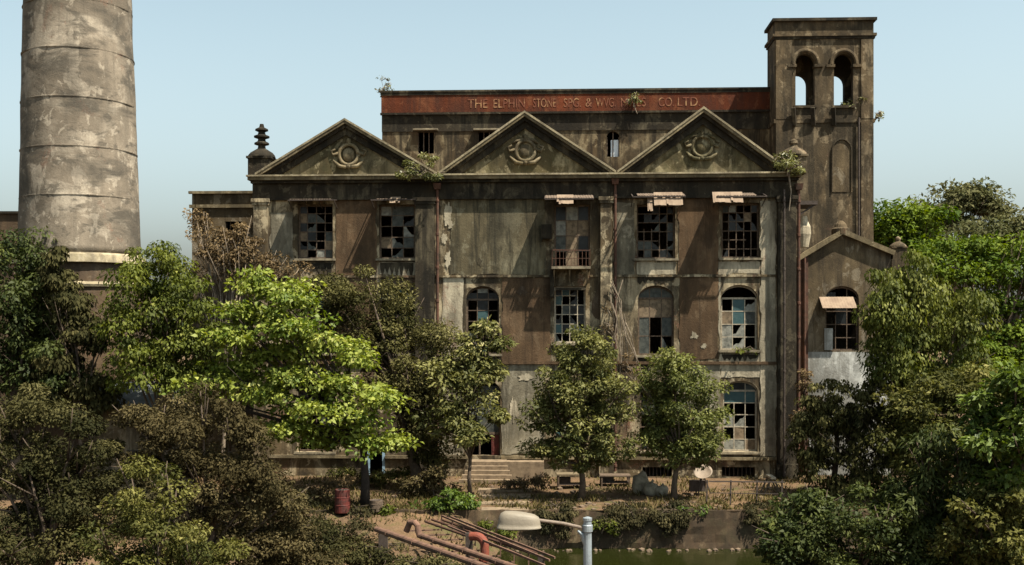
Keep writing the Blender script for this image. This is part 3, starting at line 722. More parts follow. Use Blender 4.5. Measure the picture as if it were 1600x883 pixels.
# ---- upper block with the red name band
ua, ub = bu(597, DA), bu(1216, DA); ZA = Bd(820, 143.6, DA)[1]
aw = [px_op(653, 678, 206, 240, DA), px_op(747, 773, 206, 240, DA), px_op(948, 968, 205, 245, DA, spring=214)]
w = MB(); wall(w, ua, ub, 0, ZA, aw, DA, DA + .4); w.box(ua, ua + .4, DA + .4, DEP, 0, ZA); w.box(ub - .4, ub, DA + .4, DEP, 0, ZA); w.box(ua + .4, ub - .4, DEP - .4, DEP - .01, ZC, ZA)
ublk = w.build('upper_wall', M['attic'], mill)
w = MB(); w.box(ua + .4, ub - .4, DA + .4, DEP - .4, ZA - .9, ZA - .6); w.build('upper_roof', M['roof'], mill)
w = MB(); w.box(ua - .12, ub, DA - .2, DA + .5, ZA, ZA + .11); w.box(ua - .06, ub, DA - .16, DA - .003, ZA - .168, ZA - .002); w.box(ua - .12, ua + .3, DA + .5, DEP, ZA, ZA + .11); w.build('parapet_coping', M['black'], mill)
zb1 = Bd(820, 175.5, DA)[1]
w = MB(); w.box(ua - .03, ub, DA - .12, DA - .003, zb1, ZA - .17); sg = w.build('name_band', M['signred'], mill); sg['label'] = 'long faded red painted band carrying the mill name'
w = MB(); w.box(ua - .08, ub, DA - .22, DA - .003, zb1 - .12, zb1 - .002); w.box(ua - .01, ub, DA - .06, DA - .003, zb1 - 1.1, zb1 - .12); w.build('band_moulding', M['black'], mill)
for k_ in (0, 1):
    o_ = aw[k_]; w = MB(); w.box(o_.u0 - .25, o_.u1 + .25, DA - .35, DA - .003, o_.zs + .06, o_.zs + .15); w.build('window_hood', M['sill'], mill)
    w = MB(); 
    for i in range(4): u = o_.u0 + (o_.u1 - o_.u0) * i / 3; w.box(u - .03, u + .03, DA + .2, DA + .25, o_.z0, o_.zs)
    w.build('window', M['wood'], mill)
o_ = aw[2]; w = MB(); w.box(o_.u0, o_.u0 + .06, DA + .15, DA + .22, o_.z0, o_.zs); w.box(o_.u1 - .06, o_.u1, DA + .15, DA + .22, o_.z0, o_.zs); w.box((o_.u0 + o_.u1) / 2 - .03, (o_.u0 + o_.u1) / 2 + .03, DA + .15, DA + .22, o_.z0, o_.zs + .3); ww = w.build('window', M['wood'], mill)
w = MB(); w.quad((o_.u0 + .25, DA + .19, o_.z0), (o_.u1, DA + .19, o_.z0), (o_.u1, DA + .19, o_.zs - .15), (o_.u0 + .25, DA + .19, o_.zs - .15)); w.build('pane', M['skypane'], ww)  # sky behind the opening is painted on this pane
# lettering
def lettering(txt, x0, x1, parent, d, zc, h):
    cu = bpy.data.curves.new('lettering', 'FONT'); cu.body = txt; cu.size = 1.0; cu.extrude = .008; cu.offset = .0
    to = bpy.data.objects.new('tmp_text', cu); COL.objects.link(to)
    dg = bpy.context.evaluated_depsgraph_get(); me = bpy.data.meshes.new_from_object(to.evaluated_get(dg))
    bpy.data.objects.remove(to)
    co = np.zeros(len(me.vertices) * 3); me.vertices.foreach_get('co', co); co = co.reshape(-1, 3)
    a, b_ = bu(x0, d), bu(x1, d); mn, mx = co.min(0), co.max(0)
    out = np.zeros_like(co); out[:, 0] = a + (co[:, 0] - mn[0]) / (mx[0] - mn[0]) * (b_ - a)
    out[:, 2] = zc + (co[:, 1] - mn[1]) / (mx[1] - mn[1]) * h - h / 2
    out[:, 1] = d - .010 - co[:, 2] * 1.0
    me.vertices.foreach_set('co', out.ravel()); me.update(); me.materials.clear(); me.materials.append(M['letter'])
    me.name = 'lettering'
    o = bpy.data.objects.new('lettering', me); link(o, parent)
zc_ = (zb1 + ZA - .17) / 2
for t, a, c_ in (('THE', 731, 762), ('ELPHIN', 771, 820), ('STONE', 833, 869), ('SPG.', 881, 908), ('&', 915, 925), ('WVG.', 931, 962), ('MILLS', 970, 1009), ('CO.', 1029, 1053), ('LTD.', 1059, 1094)):
    lettering(t, a, c_, sg, DA - .12, zc_, .52)

# ------------------------------------------------------------------ the tower
tower = empty('belfry_tower', BORG, BROT)
tag(tower, 'tall square brown tower with two open round arches at its top, behind the mill corner', 'tower')
DT, TD = 4.0, 2.3
tl, tr_ = bu(1211, DT), bu(1365, DT); ZTT = Bd(1288, 30, DT)[1]
ta = [px_op(1243, 1273, 84, 165, DT, spring=101), px_op(1303, 1333, 84, 165, DT, spring=101)]
w = MB(); wall(w, tl, tr_, 0, ZTT, ta, DT, DT + .4)
wall(w, tl, tr_, 0, ZTT - .003, [Op(o.u0, o.u1, o.z0, o.zs - .75, o.rise) for o in ta], DT + TD - .4, DT + TD)
w.box(tl, tl + .4, DT + .4, DT + TD - .4, 0, ZTT - .001); w.box(tr_ - .4, tr_, DT + .4, DT + TD - .4, 0, ZTT - .001)
w.box(tl + .4, tr_ - .4, DT + .4, DT + TD - .4, ta[0].z0 - .4, ta[0].z0 - .2); w.box(tl + .4, tr_ - .4, DT + .4, DT + TD - .4, ZTT - .9, ZTT - .7)
w.build('wall', M['tower'], tower)
def band(parent, z0, z1, p, mat, nm):
    b_ = MB(); b_.box(tl - p, tr_ + p, DT - p, DT - .003, z0, z1); b_.box(tl - p, tl - .003, DT - .003, DT + TD + p, z0, z1); b_.box(tr_ + .003, tr_ + p, DT - .003, DT + TD + p, z0, z1); b_.box(tl - .003, tr_ + .003, DT + TD + .003, DT + TD + p, z0, z1)
    return b_.build(nm, M[mat], parent)
tz = lambda y: Bd(1288, y, DT)[1]
band(tower, tz(33), ZTT + .05, .16, 'black', 'top_coping'); band(tower, tz(57), tz(53), .15, 'tower', 'cornice'); band(tower, tz(61), tz(57.3), .07, 'black', 'cornice_moulding')
band(tower, tz(192), tz(186), .07, 'tower', 'string_course')
b_ = MB()
for a, c_ in ((1212, 1237), (1345, 1364)): b_.box(bu(a, DT), bu(c_, DT), DT - .09, DT - .004, tz(186) + .003, tz(62)); b_.box(bu(a, DT), bu(c_, DT), DT - .09, DT - .004, 0, tz(192) - .003)
b_.build('pilaster', M['tower'], tower)
for o in ta:
    b_ = MB(); c_ = (o.u0 + o.u1) / 2; h = (o.u1 - o.u0) / 2
    arc = [(c_ - (h + .17) * math.cos(math.pi * i / 14), DT - .03, o.zs + (o.rise + .17) * math.sin(math.pi * i / 14)) for i in range(15)]
    b_.tube(arc, .13, 8); b_.box(o.u0 - .45, o.u0 + .04, DT - .14, DT + .41, o.zs - .16, o.zs); b_.box(o.u1 - .04, o.u1 + .45, DT - .14, DT + .41, o.zs - .16, o.zs)
    b_.build('arch_moulding', M['tower'], tower)
    b_ = MB(); b_.box(o.u0 - .1, o.u1 + .1, DT - .12, DT - .003, o.z0 - .14, o.z0 + .0); 
    b_.build('sill', M['tower'], tower)
# brackets below the openings and the blind niche
for x in (1238, 1268, 1300):
    b_ = MB(); u = bu(x, DT); b_.bar((u + .1, DT - .02, tz(196)), (u - .02, DT - .35, tz(170)), .22, .18); b_.build('bracket', M['black'], tower)
n_ = px_op(1300, 1330, 218, 300, DT, spring=235); b_ = MB(); arc = [(u, n_.top(u)) for u in n_.us()]
b_.prism([(n_.u0, n_.z0), (n_.u1, n_.z0)] + arc[::-1], DT - .03, DT - .004); b_.build('blind_niche', M['annex'], tower)
b_ = MB(); b_.tube([(n_.u0, DT - .05, n_.z0)] + [(u, DT - .05, z) for u, z in arc] + [(n_.u1, DT - .05, n_.z0)], .045, 6); b_.build('niche_moulding', M['tower'], tower)
pp = MB(); u = bu(1341, DT); pp.tube([(u, DT - .14, tz(185)), (u, DT - .14, 3.0)], .06, 8); pp.build('downpipe', M['iron'], tower)

# ------------------------------------------------------------------ gabled annex to the right
annex = empty('gabled_annex', BORG, BROT)
tag(annex, 'low brown gabled outbuilding with a pink awning, against the foot of the tower', 'building')
DX = 1.5; al, ar = bu(1249, DX), bu(1392, DX); az = lambda y: Bd(1315, y, DX)[1]
xo = [px_op(1290, 1342, 447, 548, DX, spring=466)]
w = MB(); wall(w, al, ar, 0, [(al, az(402)), (bu(1315, DX), az(366)), (ar, az(394))], xo, DX, DX + .4); w.box(ar - .4, ar, DX + .4, DT - .01, 0, az(402)); w.box(al, al + .4, DX + .4, DT - .01, 0, az(402))
w.build('wall', M['annex'], annex)
w = MB()
for A, B_ in (((1246, 404), (1316, 362)), ((1396, 396), (1314, 362))):
    a = (bu(A[0], DX), az(A[1])); c_ = (bu(B_[0], DX), az(B_[1])); w.bar((a[0], DX - .02, a[1]), (c_[0], DX - .02, c_[1]), .5, .26)
w.build('gable_coping', M['trim'], annex)
w = MB(); a0, a1, a2 = al, bu(1315, DX), ar
w.prism([(a0, az(402)), (a2, az(394)), (a1, az(367))], DX + .42, DT - .012); w.build('roof', M['roof'], annex)
w = MB(); w.lathe([(.5, 0), (.5, .3), (.36, .38), (.3, .55), (.12, .75)], (bu(1315, DX), DX + .2, az(366)), 14); w.build('gable_knob', M['tower'], annex)
f_ = finial(1403, annex, DX + .3, az(405), .62, False, 'tower')
w = MB(); c_ = bu(1403, DX + .3); w.box(c_ - .45, c_ + .45, DX - .1, DX + .8, 0, az(405)); w.build('pier', M['tower'], annex)
o_ = xo[0]; w = MB(); aa, bb = bu(1286, DX - .9), bu(1340, DX - .9); zt_, zb_ = az(464), az(482); k = 24
for i in range(k):
    q0, q1 = aa + (bb - aa) * i / k, aa + (bb - aa) * (i + 1) / k; h0, h1 = .008 * (i % 2), .008 * ((i + 1) % 2)
    w.quad((q0, DX - .01, zt_ + h0), (q1, DX - .01, zt_ + h1), (q1, DX - .85, zb_ + h1), (q0, DX - .85, zb_ + h0))
w.build('awning', M['awn'], annex)
window(annex, Op(o_.u0, o_.u1, o_.z0, o_.zs, o_.rise), DX + .2, 3, 4, [5, 2, .6, .3, .5], 31, missing=.5, sill=False)
w = MB(); w.box(bu(1288, DX), bu(1301, DX), DX - .04, DX - .004, az(547), az(513)); w.build('shutter', M['whitewash'], annex)
w = MB(); w.box(bu(1258, DX), bu(1391, DX), DX - .06, DX - .004, 0, az(550)); w.build('whitewashed_dado', M['whitewash'], annex)
w = MB(); w.box(bu(1251, DX), bu(1262, DX), DX - .12, DX - .005, 0, az(395)); w.tube([(bu(1256, DX), DX - .2, az(398)), (bu(1256, DX), DX - .2, .2)], .07, 8); w.build('downpipe', M['rust'], annex)
# broken eave and pale urn in the corner above it
w = MB(); w.box(bu(1246, 1), bu(1279, 1), 1.2, 3.4, Bd(1262, 319, 1)[1], Bd(1262, 313, 1)[1]); w.bar((bu(1249, 1), 1.4, Bd(1262, 336, 1)[1]), (bu(1276, 1), 1.3, Bd(1262, 318, 1)[1]), .1); w.build('broken_eave', M['iron'], annex)
w = MB(); w.lathe([(.28, 0), (.34, .3), (.42, .7), (.40, 1.1), (.26, 1.4), (.2, 1.7)], (bu(1259, 1.3), 1.9, Bd(1260, 385, 1.3)[1]), 14); w.build('urn', M['pale'], annex)

# ------------------------------------------------------------------ left wing and far-left shed
lw = empty('left_wing', BORG, BROT)
tag(lw, 'low flat roofed wing with a double ledge, left of the mill behind dry brown creepers', 'building')
DL = 3.0; a, c_ = bu(300, DL), UL - .003; lz = lambda y: Bd(350, y, DL)[1]
lo = [px_op(352, 378, 346, 384, DL)]
w = MB(); wall(w, a, c_, 0, lz(300), lo, DL, DL + .4); w.box(a, a + .4, DL + .4, 14, 0, lz(300)); w.box(a + .4, c_, 13.6, 14, 0, lz(300)); w.box(a + .4, c_, DL + .4, 13.6, lz(312), lz(308)); w.build('wall', M['annex'], lw)
w = MB(); w.box(a - .15, c_, DL - .2, DL - .003, lz(303), lz(299)); w.box(a - .12, c_, DL - .16, DL - .003, lz(325), lz(320)); w.build('ledge', M['trim'], lw)
w = MB(); o_ = lo[0]
for i in range(5): u = o_.u0 + (o_.u1 - o_.u0) * i / 4; w.box(u - .03, u + .03, DL + .2, DL + .25, o_.z0, o_.zs)
w.build('window', M['wood'], lw)
sh = empty('brick_shed', P(0, 520, 66) - Vector((0, 0, CAMZ)))
tag(sh, 'plain reddish shed with a dark flat coping, at the far left beyond the chimney', 'building')
p0 = P(36, 334, 66); zz = p0.z; x1 = p0.x - sh.location.x
w = MB(); w.box(x1 - 8, x1, 0, 6, 0, zz); w.build('wall', M['plinth'], sh)
w = MB(); w.box(x1 - 8.1, x1 + .15, -.15, 6.1, zz, zz + .14); w.build('coping', M['black'], sh)

# ------------------------------------------------------------------ chimney
YC = 56.0; cc = P(128.8, 520, YC); ch = empty('factory_chimney', (cc.x, YC, 0))
tag(ch, 'huge tapering plastered chimney with peeling pale blotches and iron bands, at the left', 'chimney')
zl = P(125, 402, YC).z; r0 = 89.8 / F * YC; slope = (89.8 - 79.8) / F * YC / (P(0, 0, YC).z - P(0, 385, YC).z)
def jit(th, z): return .045 * mnoise.noise(Vector((math.cos(th) * 2.2, math.sin(th) * 2.2, z * .55))) 
ch.rotation_euler = (0, math.radians(-.5), 0)
prof = []; z = zl; ztop = 46
while z < ztop: prof.append((r0 - slope * (z - zl), z)); z += .4
s_ = MB(); s_.lathe(prof, (0, 0, 0), 64, 0, jit); s_.build('shaft', M['chim'], ch, smooth=True)
yb = [(314, .05), (241, .06), (167, .06), (93, .06), (20, .06)]
zbs = [P(125, y, YC).z for y, _ in yb]; st_ = zbs[1] - zbs[0]
while zbs[-1] + st_ < ztop: zbs.append(zbs[-1] + st_)
for z in zbs:
    r = r0 - slope * (z - zl); b_ = MB(); n = 48
    b_.lathe([(r - .03, -.045), (r + .022, -.03), (r + .03, .02), (r - .03, .05)], (0, 0, z), n, 0, lambda th, zz_: .05 * mnoise.noise(Vector((math.cos(th) * 3, math.sin(th) * 3, z * 3))))
    b_.build('band', M['chim'], ch)
b_ = MB(); b_.lathe([(r0 + .05, .05), (r0 + .22, -.05), (r0 + .32, -.42), (r0 + .1, -.44)], (0, 0, zl), 48); b_.build('sloping_ledge', M['ledge'], ch)
b_ = MB(); q = r0 + .08; b_.lathe([(q + .5, 0), (q + .5, zl - 4.2), (q + .22, zl - 4.0), (q + .2, zl - 1.5), (q + .05, zl - 1.4), (q, zl - .42)], (0, 0, 0), 48)
b_.build('plinth', M['plinth'], ch)
b_ = MB(); b_.lathe([(q + .3, zl - 1.62), (q + .34, zl - 1.5), (q + .06, zl - 1.36)], (0, 0, 0), 48); b_.build('plinth_moulding', M['ledge'], ch)
# low grey lean-to at the chimney's foot
ls = empty('lean_to_shed', (P(215, 520, 51.8).x, 51.8, 0)); tag(ls, 'small grey lean-to shed at the chimney foot, half hidden by leaves', 'shed')
w = MB(); w.box(-2.4, 2.4, 0, 1.0, 0, 4.4); w.build('wall', M['annex'], ls)
w = MB(); w.quad((-2.7, -.5, 4.3), (2.7, -.5, 4.3), (2.7, 1.0, 5.4), (-2.7, 1.0, 5.4)); w.quad((-2.7, -.5, 4.26), (-2.7, 1.0, 5.36), (2.7, 1.0, 5.36), (2.7, -.5, 4.26)); w.build('roof', M['greyroof'], ls)
w = MB(); w.box(-.5, .5, -.05, -.004, .02, 2.2); w.build('door', M['dark'], ls)

# ------------------------------------------------------------------ vegetation
def leaf_mesh(name, pos, dirs, nrm, Ls, Ws, rnd, mat, parent):
    n = len(pos)
    side = np.cross(dirs, nrm); side /= np.linalg.norm(side, axis=1, keepdims=True) + 1e-9
    up = np.cross(side, dirs)
    L_ = Ls[:, None]; W_ = Ws[:, None]
    v = np.empty((n, 4, 3))
    v[:, 0] = pos; v[:, 1] = pos + dirs * L_ * .45 + side * W_ * .5 + up * W_ * .18
    v[:, 2] = pos + dirs * L_ - up * L_ * .12; v[:, 3] = pos + dirs * L_ * .45 - side * W_ * .5 + up * W_ * .18
    me = bpy.data.meshes.new(name)
    me.vertices.add(n * 4); me.vertices.foreach_set('co', v.reshape(-1))
    me.loops.add(n * 4); me.loops.foreach_set('vertex_index', np.arange(n * 4, dtype=np.int32))
    me.polygons.add(n); me.polygons.foreach_set('loop_start', np.arange(0, n * 4, 4, dtype=np.int32))
    me.polygons.foreach_set('loop_total', np.full(n, 4, dtype=np.int32))
    a = me.attributes.new('rnd', 'FLOAT', 'FACE'); a.data.foreach_set('value', rnd.astype(np.float32))
    me.materials.append(mat); me.update(calc_edges=True); me.validate()
    o = bpy.data.objects.new(name, me); return link(o, parent)

def lobes_px(lobes, Y, dscale=1.0, jit_=.4, rg=None):
    """(px,py,rx,ry) lobes at distance Y -> (centre, radii) in metres"""
    out = []
    for l in lobes:
        px, py, rx, ry = l[:4]; dy = l[4] if len(l) > 4 else (rg.uniform(-jit_, jit_) * rx / F * Y)
        Yl = Y + dy; c_ = P(px, py, Yl); k = Yl / F
        out.append((np.array(c_), np.array((rx * k, rx * k * dscale, ry * k))))
    return out

def tree(name, label, cat, base, lobes, mat, n_leaf, leaf, clump, seed, group=None, trunk_r=.18, bark='bark', droop=.2, flat=.6, shell=.5, limbs=14, tr_top=.6, lean=0.0, keep=1.0, density_noise=.0, narrow=.5, trunk=True, per_clump=150, bend=1.0):
    rg = np.random.default_rng(seed); R = random.Random(seed)
    root = empty(name, base); tag(root, label, cat, group)
    base = np.array(base, float)
    vol = np.array([r[0] * r[1] ** .5 * r[2] for _, r in lobes]) ** .75; vol = vol / vol.sum()
    ncl = max(8, int(n_leaf / per_clump)); clump *= 1.3
    cl = []; tries = 0
    for (c_, r), p in zip(lobes, vol):
        k = max(3, int(round(ncl * p)))
        d = rg.normal(size=(k, 3)); d /= np.linalg.norm(d, axis=1, keepdims=True)
        rad = rg.random(k) ** shell
        sd3 = rg.uniform(0, 40, 3)
        wob = np.array([1 + .55 * mnoise.noise(Vector(q * 2.0 + sd3)) for q in d])
        cl.append(c_ + d * (rad * wob)[:, None] * r)
    cl = np.concatenate(cl)
    if keep < 1: cl = cl[rg.random(len(cl)) < keep]
    cw = clump * rg.uniform(.6, 1.35, len(cl)); ctone = rg.random(len(cl))
    per = max(8, int(n_leaf / len(cl)))
    idx = np.repeat(np.arange(len(cl)), per); n = len(idx)
    off = rg.normal(size=(n, 3)); off *= (np.minimum(1.5, np.linalg.norm(off, axis=1)) / np.linalg.norm(off, axis=1))[:, None] * .62; off[:, 2] *= flat
    pos = cl[idx] + off * cw[idx][:, None]
    dirs = off * np.array((1, 1, .4)) + rg.normal(size=(n, 3)) * .45; dirs[:, 2] -= droop * 1.2
    dirs /= np.linalg.norm(dirs, axis=1, keepdims=True)
    nr = off / (np.linalg.norm(off, axis=1, keepdims=True) + 1e-6) * 1.15 + rg.normal(size=(n, 3)) * .27 + np.array((0, 0, .6)); nr /= np.linalg.norm(nr, axis=1, keepdims=True)
    Ls = leaf * (.45 + .95 * rg.random(n) ** 1.3); Ws = Ls * narrow * rg.uniform(.8, 1.2, n)
    rnd = np.clip(.62 * ctone[idx] + .38 * rg.random(n), 0, 1)
    leaf_mesh('crown', pos - base, dirs, nr, Ls, Ws, rnd, L[mat], root)
    if trunk:
        mb = MB(); allc = sum(c_ * w_ for (c_, r), w_ in zip(lobes, vol)); topz = max(c_[2] + r[2] for c_, r in lobes)
        top = np.array((allc[0], allc[1], base[2] + (topz - base[2]) * tr_top))
        pts = []
        for i in range(7):
            t = i / 6; p = (top - base) * np.array((t ** bend, t ** bend, t))
            p[:2] += np.array((R.uniform(-1, 1), R.uniform(-1, 1))) * trunk_r * (.6 if 0 < i < 6 else 0)
            pts.append(p)
        rads = [trunk_r * (1.25 if i == 0 else 1 - .68 * i / 6) for i in range(7)]
        mb.tube(pts, rads, 9)
        tg = cl[rg.permutation(len(cl))[:limbs]]
        for q in tg:
            q = q - base; i = R.randint(2, 5); s0 = np.array(pts[i])
            if q[2] < s0[2] - .3: i = 2; s0 = np.array(pts[2])
            m1 = s0 * .55 + q * .45 + np.array((R.uniform(-.2, .2), R.uniform(-.2, .2), R.uniform(0, .35)))
            mb.tube([s0, m1, q], [rads[i] * .55, rads[i] * .36, .018], 6)
            for _ in range(2):
                q2 = q + np.array((R.uniform(-1, 1), R.uniform(-1, 1), R.uniform(-.3, .7))) * clump * 1.4
                mb.tube([m1 * .5 + q * .5, q2], [.03, .01], 4)
        mb.build('trunk', M[bark], root, smooth=True)
    return root
RG = random.Random(5)
def lp(l, Y, ds=1.0, j=.35): return lobes_px(l, Y, ds, j, RG)
def gp(px, Y, z=0.0): return ((px - 800) / F * Y, Y, z)

# far things on the right
tree('far_tree', 'sparse flat-crowned tree showing sky through its crown, on the skyline at the right', 'tree', gp(1500, 112), lp([(1500, 320, 52, 26), (1452, 332, 34, 20), (1545, 322, 30, 18), (1510, 300, 36, 14), (1475, 345, 50, 14), (1560, 335, 24, 12)], 112), 'far', 9000, .5, 1.3, 101, trunk_r=.5, bark='barkpale', limbs=26, tr_top=.75, flat=.4, shell=.6, keep=.8)
tree('far_tree', 'rounded green tree just right of the tower foot, under the skyline', 'tree', gp(1405, 98), lp([(1400, 345, 40, 32), (1440, 350, 40, 28), (1380, 372, 30, 28), (1420, 380, 60, 26)], 98), 'rain', 9000, .5, 1.1, 102, trunk_r=.4)
tree('far_tree', 'dull olive tree behind the bright canopy, at the right edge of the skyline', 'tree', gp(1590, 105), lp([(1570, 362, 46, 22), (1620, 365, 50, 26), (1530, 366, 40, 20), (1585, 395, 70, 30)], 105), 'far', 9000, .5, 1.2, 103, trunk_r=.4)
tree('rain_tree', 'broad flat-topped bright green tree behind the weeping tree at the right', 'tree', gp(1530, 76), lp([(1490, 388, 70, 16), (1560, 392, 80, 18), (1630, 405, 60, 18), (1450, 400, 40, 16), (1520, 425, 95, 20), (1600, 440, 70, 20), (1560, 480, 60, 18), (1610, 520, 60, 22), (1500, 470, 60, 24), (1570, 550, 90, 26), (1480, 520, 60, 30)], 76, .8), 'rain', 26000, .34, .85, 104, trunk_r=.5, limbs=24, flat=.42)
tree('far_tree', 'low green trees filling the gap behind the chimney base', 'tree', gp(180, 95), lp([(60, 450, 120, 40), (200, 450, 120, 40), (330, 450, 100, 40), (120, 500, 160, 40), (290, 500, 120, 40)], 95), 'deep', 9000, .5, 1.2, 105, trunk_r=.4)

# left side
tree('tall_tree', 'tall dark green tree rising at the left edge in front of the chimney', 'tree', gp(30, 51.5), lp([(20, 400, 60, 40), (65, 430, 42, 46), (10, 470, 80, 50), (60, 510, 60, 60), (20, 570, 100, 60), (80, 600, 60, 50), (-60, 480, 60, 90)], 51.5), 'deep', 24000, .22, .6, 110, trunk_r=.3, droop=.5, per_clump=230)
tree('drooping_tree', 'narrow drooping dark green tree right beside the tall one, before the chimney base', 'tree', gp(135, 50.5), lp([(92, 405, 22, 34), (100, 460, 36, 40), (130, 520, 40, 50), (105, 590, 50, 60), (160, 610, 36, 40)], 50.5), 'dustyg', 11000, .24, .42, 111, trunk_r=.18, droop=1.2)
tree('leafy_tree', 'green tree with hanging leaves between the chimney and the bright almond tree', 'tree', gp(255, 50.0), lp([(252, 405, 46, 32), (225, 450, 58, 38), (285, 460, 48, 46), (200, 505, 50, 36), (255, 520, 60, 50), (310, 540, 40, 50), (225, 570, 60, 44), (290, 590, 50, 40)], 50.0), 'yellowg', 26000, .19, .48, 112, trunk_r=.2, droop=.7)
tree('dry_creeper_tree', 'dry brown leafless-looking creeper tree against the low left wing', 'tree', gp(345, 56.5), lp([(330, 370, 40, 44), (372, 390, 30, 44), (345, 420, 55, 40), (385, 430, 40, 50), (310, 355, 18, 26), (430, 430, 40, 30)], 56.5, .6), 'dry', 9000, .17, .42, 113, trunk_r=.12, bark='barkpale', limbs=60, tr_top=.75, keep=.75)
tree('olive_tree', 'dusty olive tree behind the bright almond tree, before the mill left bay', 'tree', gp(655, 54.2), lp([(505, 440, 50, 30), (560, 455, 60, 34), (610, 480, 44, 36), (525, 490, 60, 44), (600, 530, 60, 40), (650, 520, 40, 40), (660, 580, 50, 50), (610, 600, 60, 50), (680, 640, 46, 50), (640, 680, 60, 50), (560, 540, 60, 50), (690, 540, 34, 36), (675, 715, 40, 30)], 54.2, .8), 'dusk', 46000, .16, .58, 114, trunk_r=.3, limbs=30, per_clump=330)
tree('sapling_tree', 'thin airy tree with yellow green leaf tufts in front of the entrance steps', 'tree', gp(735, 51.6), lp([(757, 505, 12, 26), (742, 540, 24, 20), (775, 535, 18, 16), (720, 560, 30, 22), (765, 575, 26, 18), (700, 590, 36, 26), (745, 610, 36, 26), (775, 645, 26, 22), (715, 640, 36, 28), (740, 675, 40, 22), (690, 660, 30, 30)], 51.6, .8), 'mid', 9500, .23, .42, 115, trunk_r=.10, limbs=22)
tree('almond_tree', 'bright green almond tree with flat tiers of large leaves on the canal bank', 'tree', gp(570, 48.6), lp([(425, 450, 52, 18), (395, 440, 22, 14), (460, 470, 40, 16), (400, 490, 60, 16), (455, 515, 62, 18), (360, 520, 36, 20), (510, 540, 58, 16), (430, 550, 70, 16), (555, 560, 26, 14), (375, 575, 40, 18), (470, 590, 60, 18), (330, 600, 46, 16), (410, 612, 60, 16), (530, 600, 50, 18), (590, 620, 42, 16), (480, 640, 60, 14), (450, 670, 50, 16), (520, 680, 62, 18), (590, 690, 50, 16), (555, 650, 40, 14), (300, 615, 30, 12)], 48.6, .9, .5), 'almond', 26000, .235, .5, 116, trunk_r=.2, limbs=34, flat=.42, droop=.12, narrow=.6, shell=.6, tr_top=.75, per_clump=70, bend=3.0, bark='barkdark')
# street trees before the mill
tree('street_tree', 'bushy grey green tree nearer the entrance, one of two before the mill', 'tree', gp(908, 50.8), lp([(905, 550, 42, 30), (880, 590, 50, 36), (940, 590, 46, 36), (905, 640, 70, 40), (865, 650, 44, 40), (960, 650, 40, 40), (900, 700, 66, 32), (945, 700, 40, 28), (850, 690, 28, 28), (920, 530, 20, 16)], 50.8), 'mid', 25000, .19, .38, 120, 'street trees before the mill', trunk_r=.16, limbs=26)
tree('street_tree', 'rounder green tree with a clean dark trunk, one of two before the mill', 'tree', gp(1053, 50.8), lp([(1055, 570, 42, 28), (1030, 610, 40, 36), (1085, 605, 40, 34), (1055, 650, 66, 38), (1100, 655, 36, 36), (1025, 670, 36, 36), (1065, 700, 58, 30), (1110, 690, 28, 24)], 50.8), 'mid2', 22000, .18, .38, 121, 'street trees before the mill', trunk_r=.15, limbs=24, keep=.85)
# right side
tree('weeping_tree', 'weeping olive green tree in front of the gabled outbuilding', 'tree', gp(1440, 50.5), lp([(1420, 425, 34, 24), (1400, 460, 46, 34), (1450, 460, 46, 36), (1370, 500, 34, 40), (1420, 520, 54, 50), (1480, 510, 50, 50), (1385, 560, 40, 40), (1440, 590, 60, 50), (1500, 580, 46, 50), (1520, 490, 30, 36)], 50.5), 'weep', 30000, .20, .45, 130, trunk_r=.22, droop=1.4, flat=.9)
tree('roadside_tree', 'dense olive tree below the weeping tree on the right bank', 'tree', gp(1500, 48.4), lp([(1460, 620, 60, 40), (1530, 610, 60, 44), (1420, 650, 50, 36), (1490, 680, 70, 44), (1560, 690, 60, 50), (1420, 700, 50, 36), (1600, 620, 50, 60), (1480, 740, 90, 40)], 48.4), 'olive', 26000, .21, .48, 131, trunk_r=.2)
tree('broadleaf_tree', 'fresh green broad-leaved tree at the right edge in the foreground', 'tree', gp(1600, 27.5), lp([(1575, 585, 40, 26), (1610, 600, 44, 36), (1560, 640, 44, 34), (1600, 680, 50, 40), (1545, 690, 36, 30), (1580, 740, 60, 40)], 27.5), 'shrub', 7000, .20, .32, 132, trunk_r=.12)
tree('foreground_bush', 'dark green bush with long pointed leaves low in the right foreground', 'bush', gp(1490, 28.6), lp([(1470, 690, 44, 30), (1510, 720, 60, 40), (1440, 760, 50, 30), (1500, 790, 80, 40), (1560, 800, 70, 50), (1430, 820, 50, 50), (1500, 860, 120, 50)], 28.6), 'deep', 15000, .20, .30, 133, trunk_r=.10, narrow=.3, droop=.6)
tree('foreground_bush', 'broad dark bush over the water edge at the lower right', 'bush', gp(1300, 28.9), lp([(1260, 820, 44, 30), (1310, 800, 60, 40), (1370, 830, 60, 50), (1290, 870, 80, 40), (1400, 790, 40, 36), (1210, 860, 36, 30), (1600, 860, 60, 40), (1400, 880, 90, 40)], 28.9), 'deep', 20000, .125, .33, 134, trunk_r=.08, per_clump=260)
tree('shaded_tree', 'dim drooping grey green tree in front of the whitewashed base of the outbuilding', 'tree', gp(1335, 51.5), lp([(1264, 650, 16, 40), (1260, 705, 18, 40), (1300, 615, 40, 26), (1350, 605, 40, 24), (1280, 650, 36, 30), (1330, 660, 50, 40), (1385, 640, 36, 40), (1275, 700, 34, 30), (1330, 720, 50, 36), (1390, 710, 40, 40), (1300, 755, 46, 22), (1370, 760, 60, 22), (1420, 660, 40, 50)], 51.5), 'dusk', 21000, .19, .42, 135, trunk_r=.14, droop=1.2)
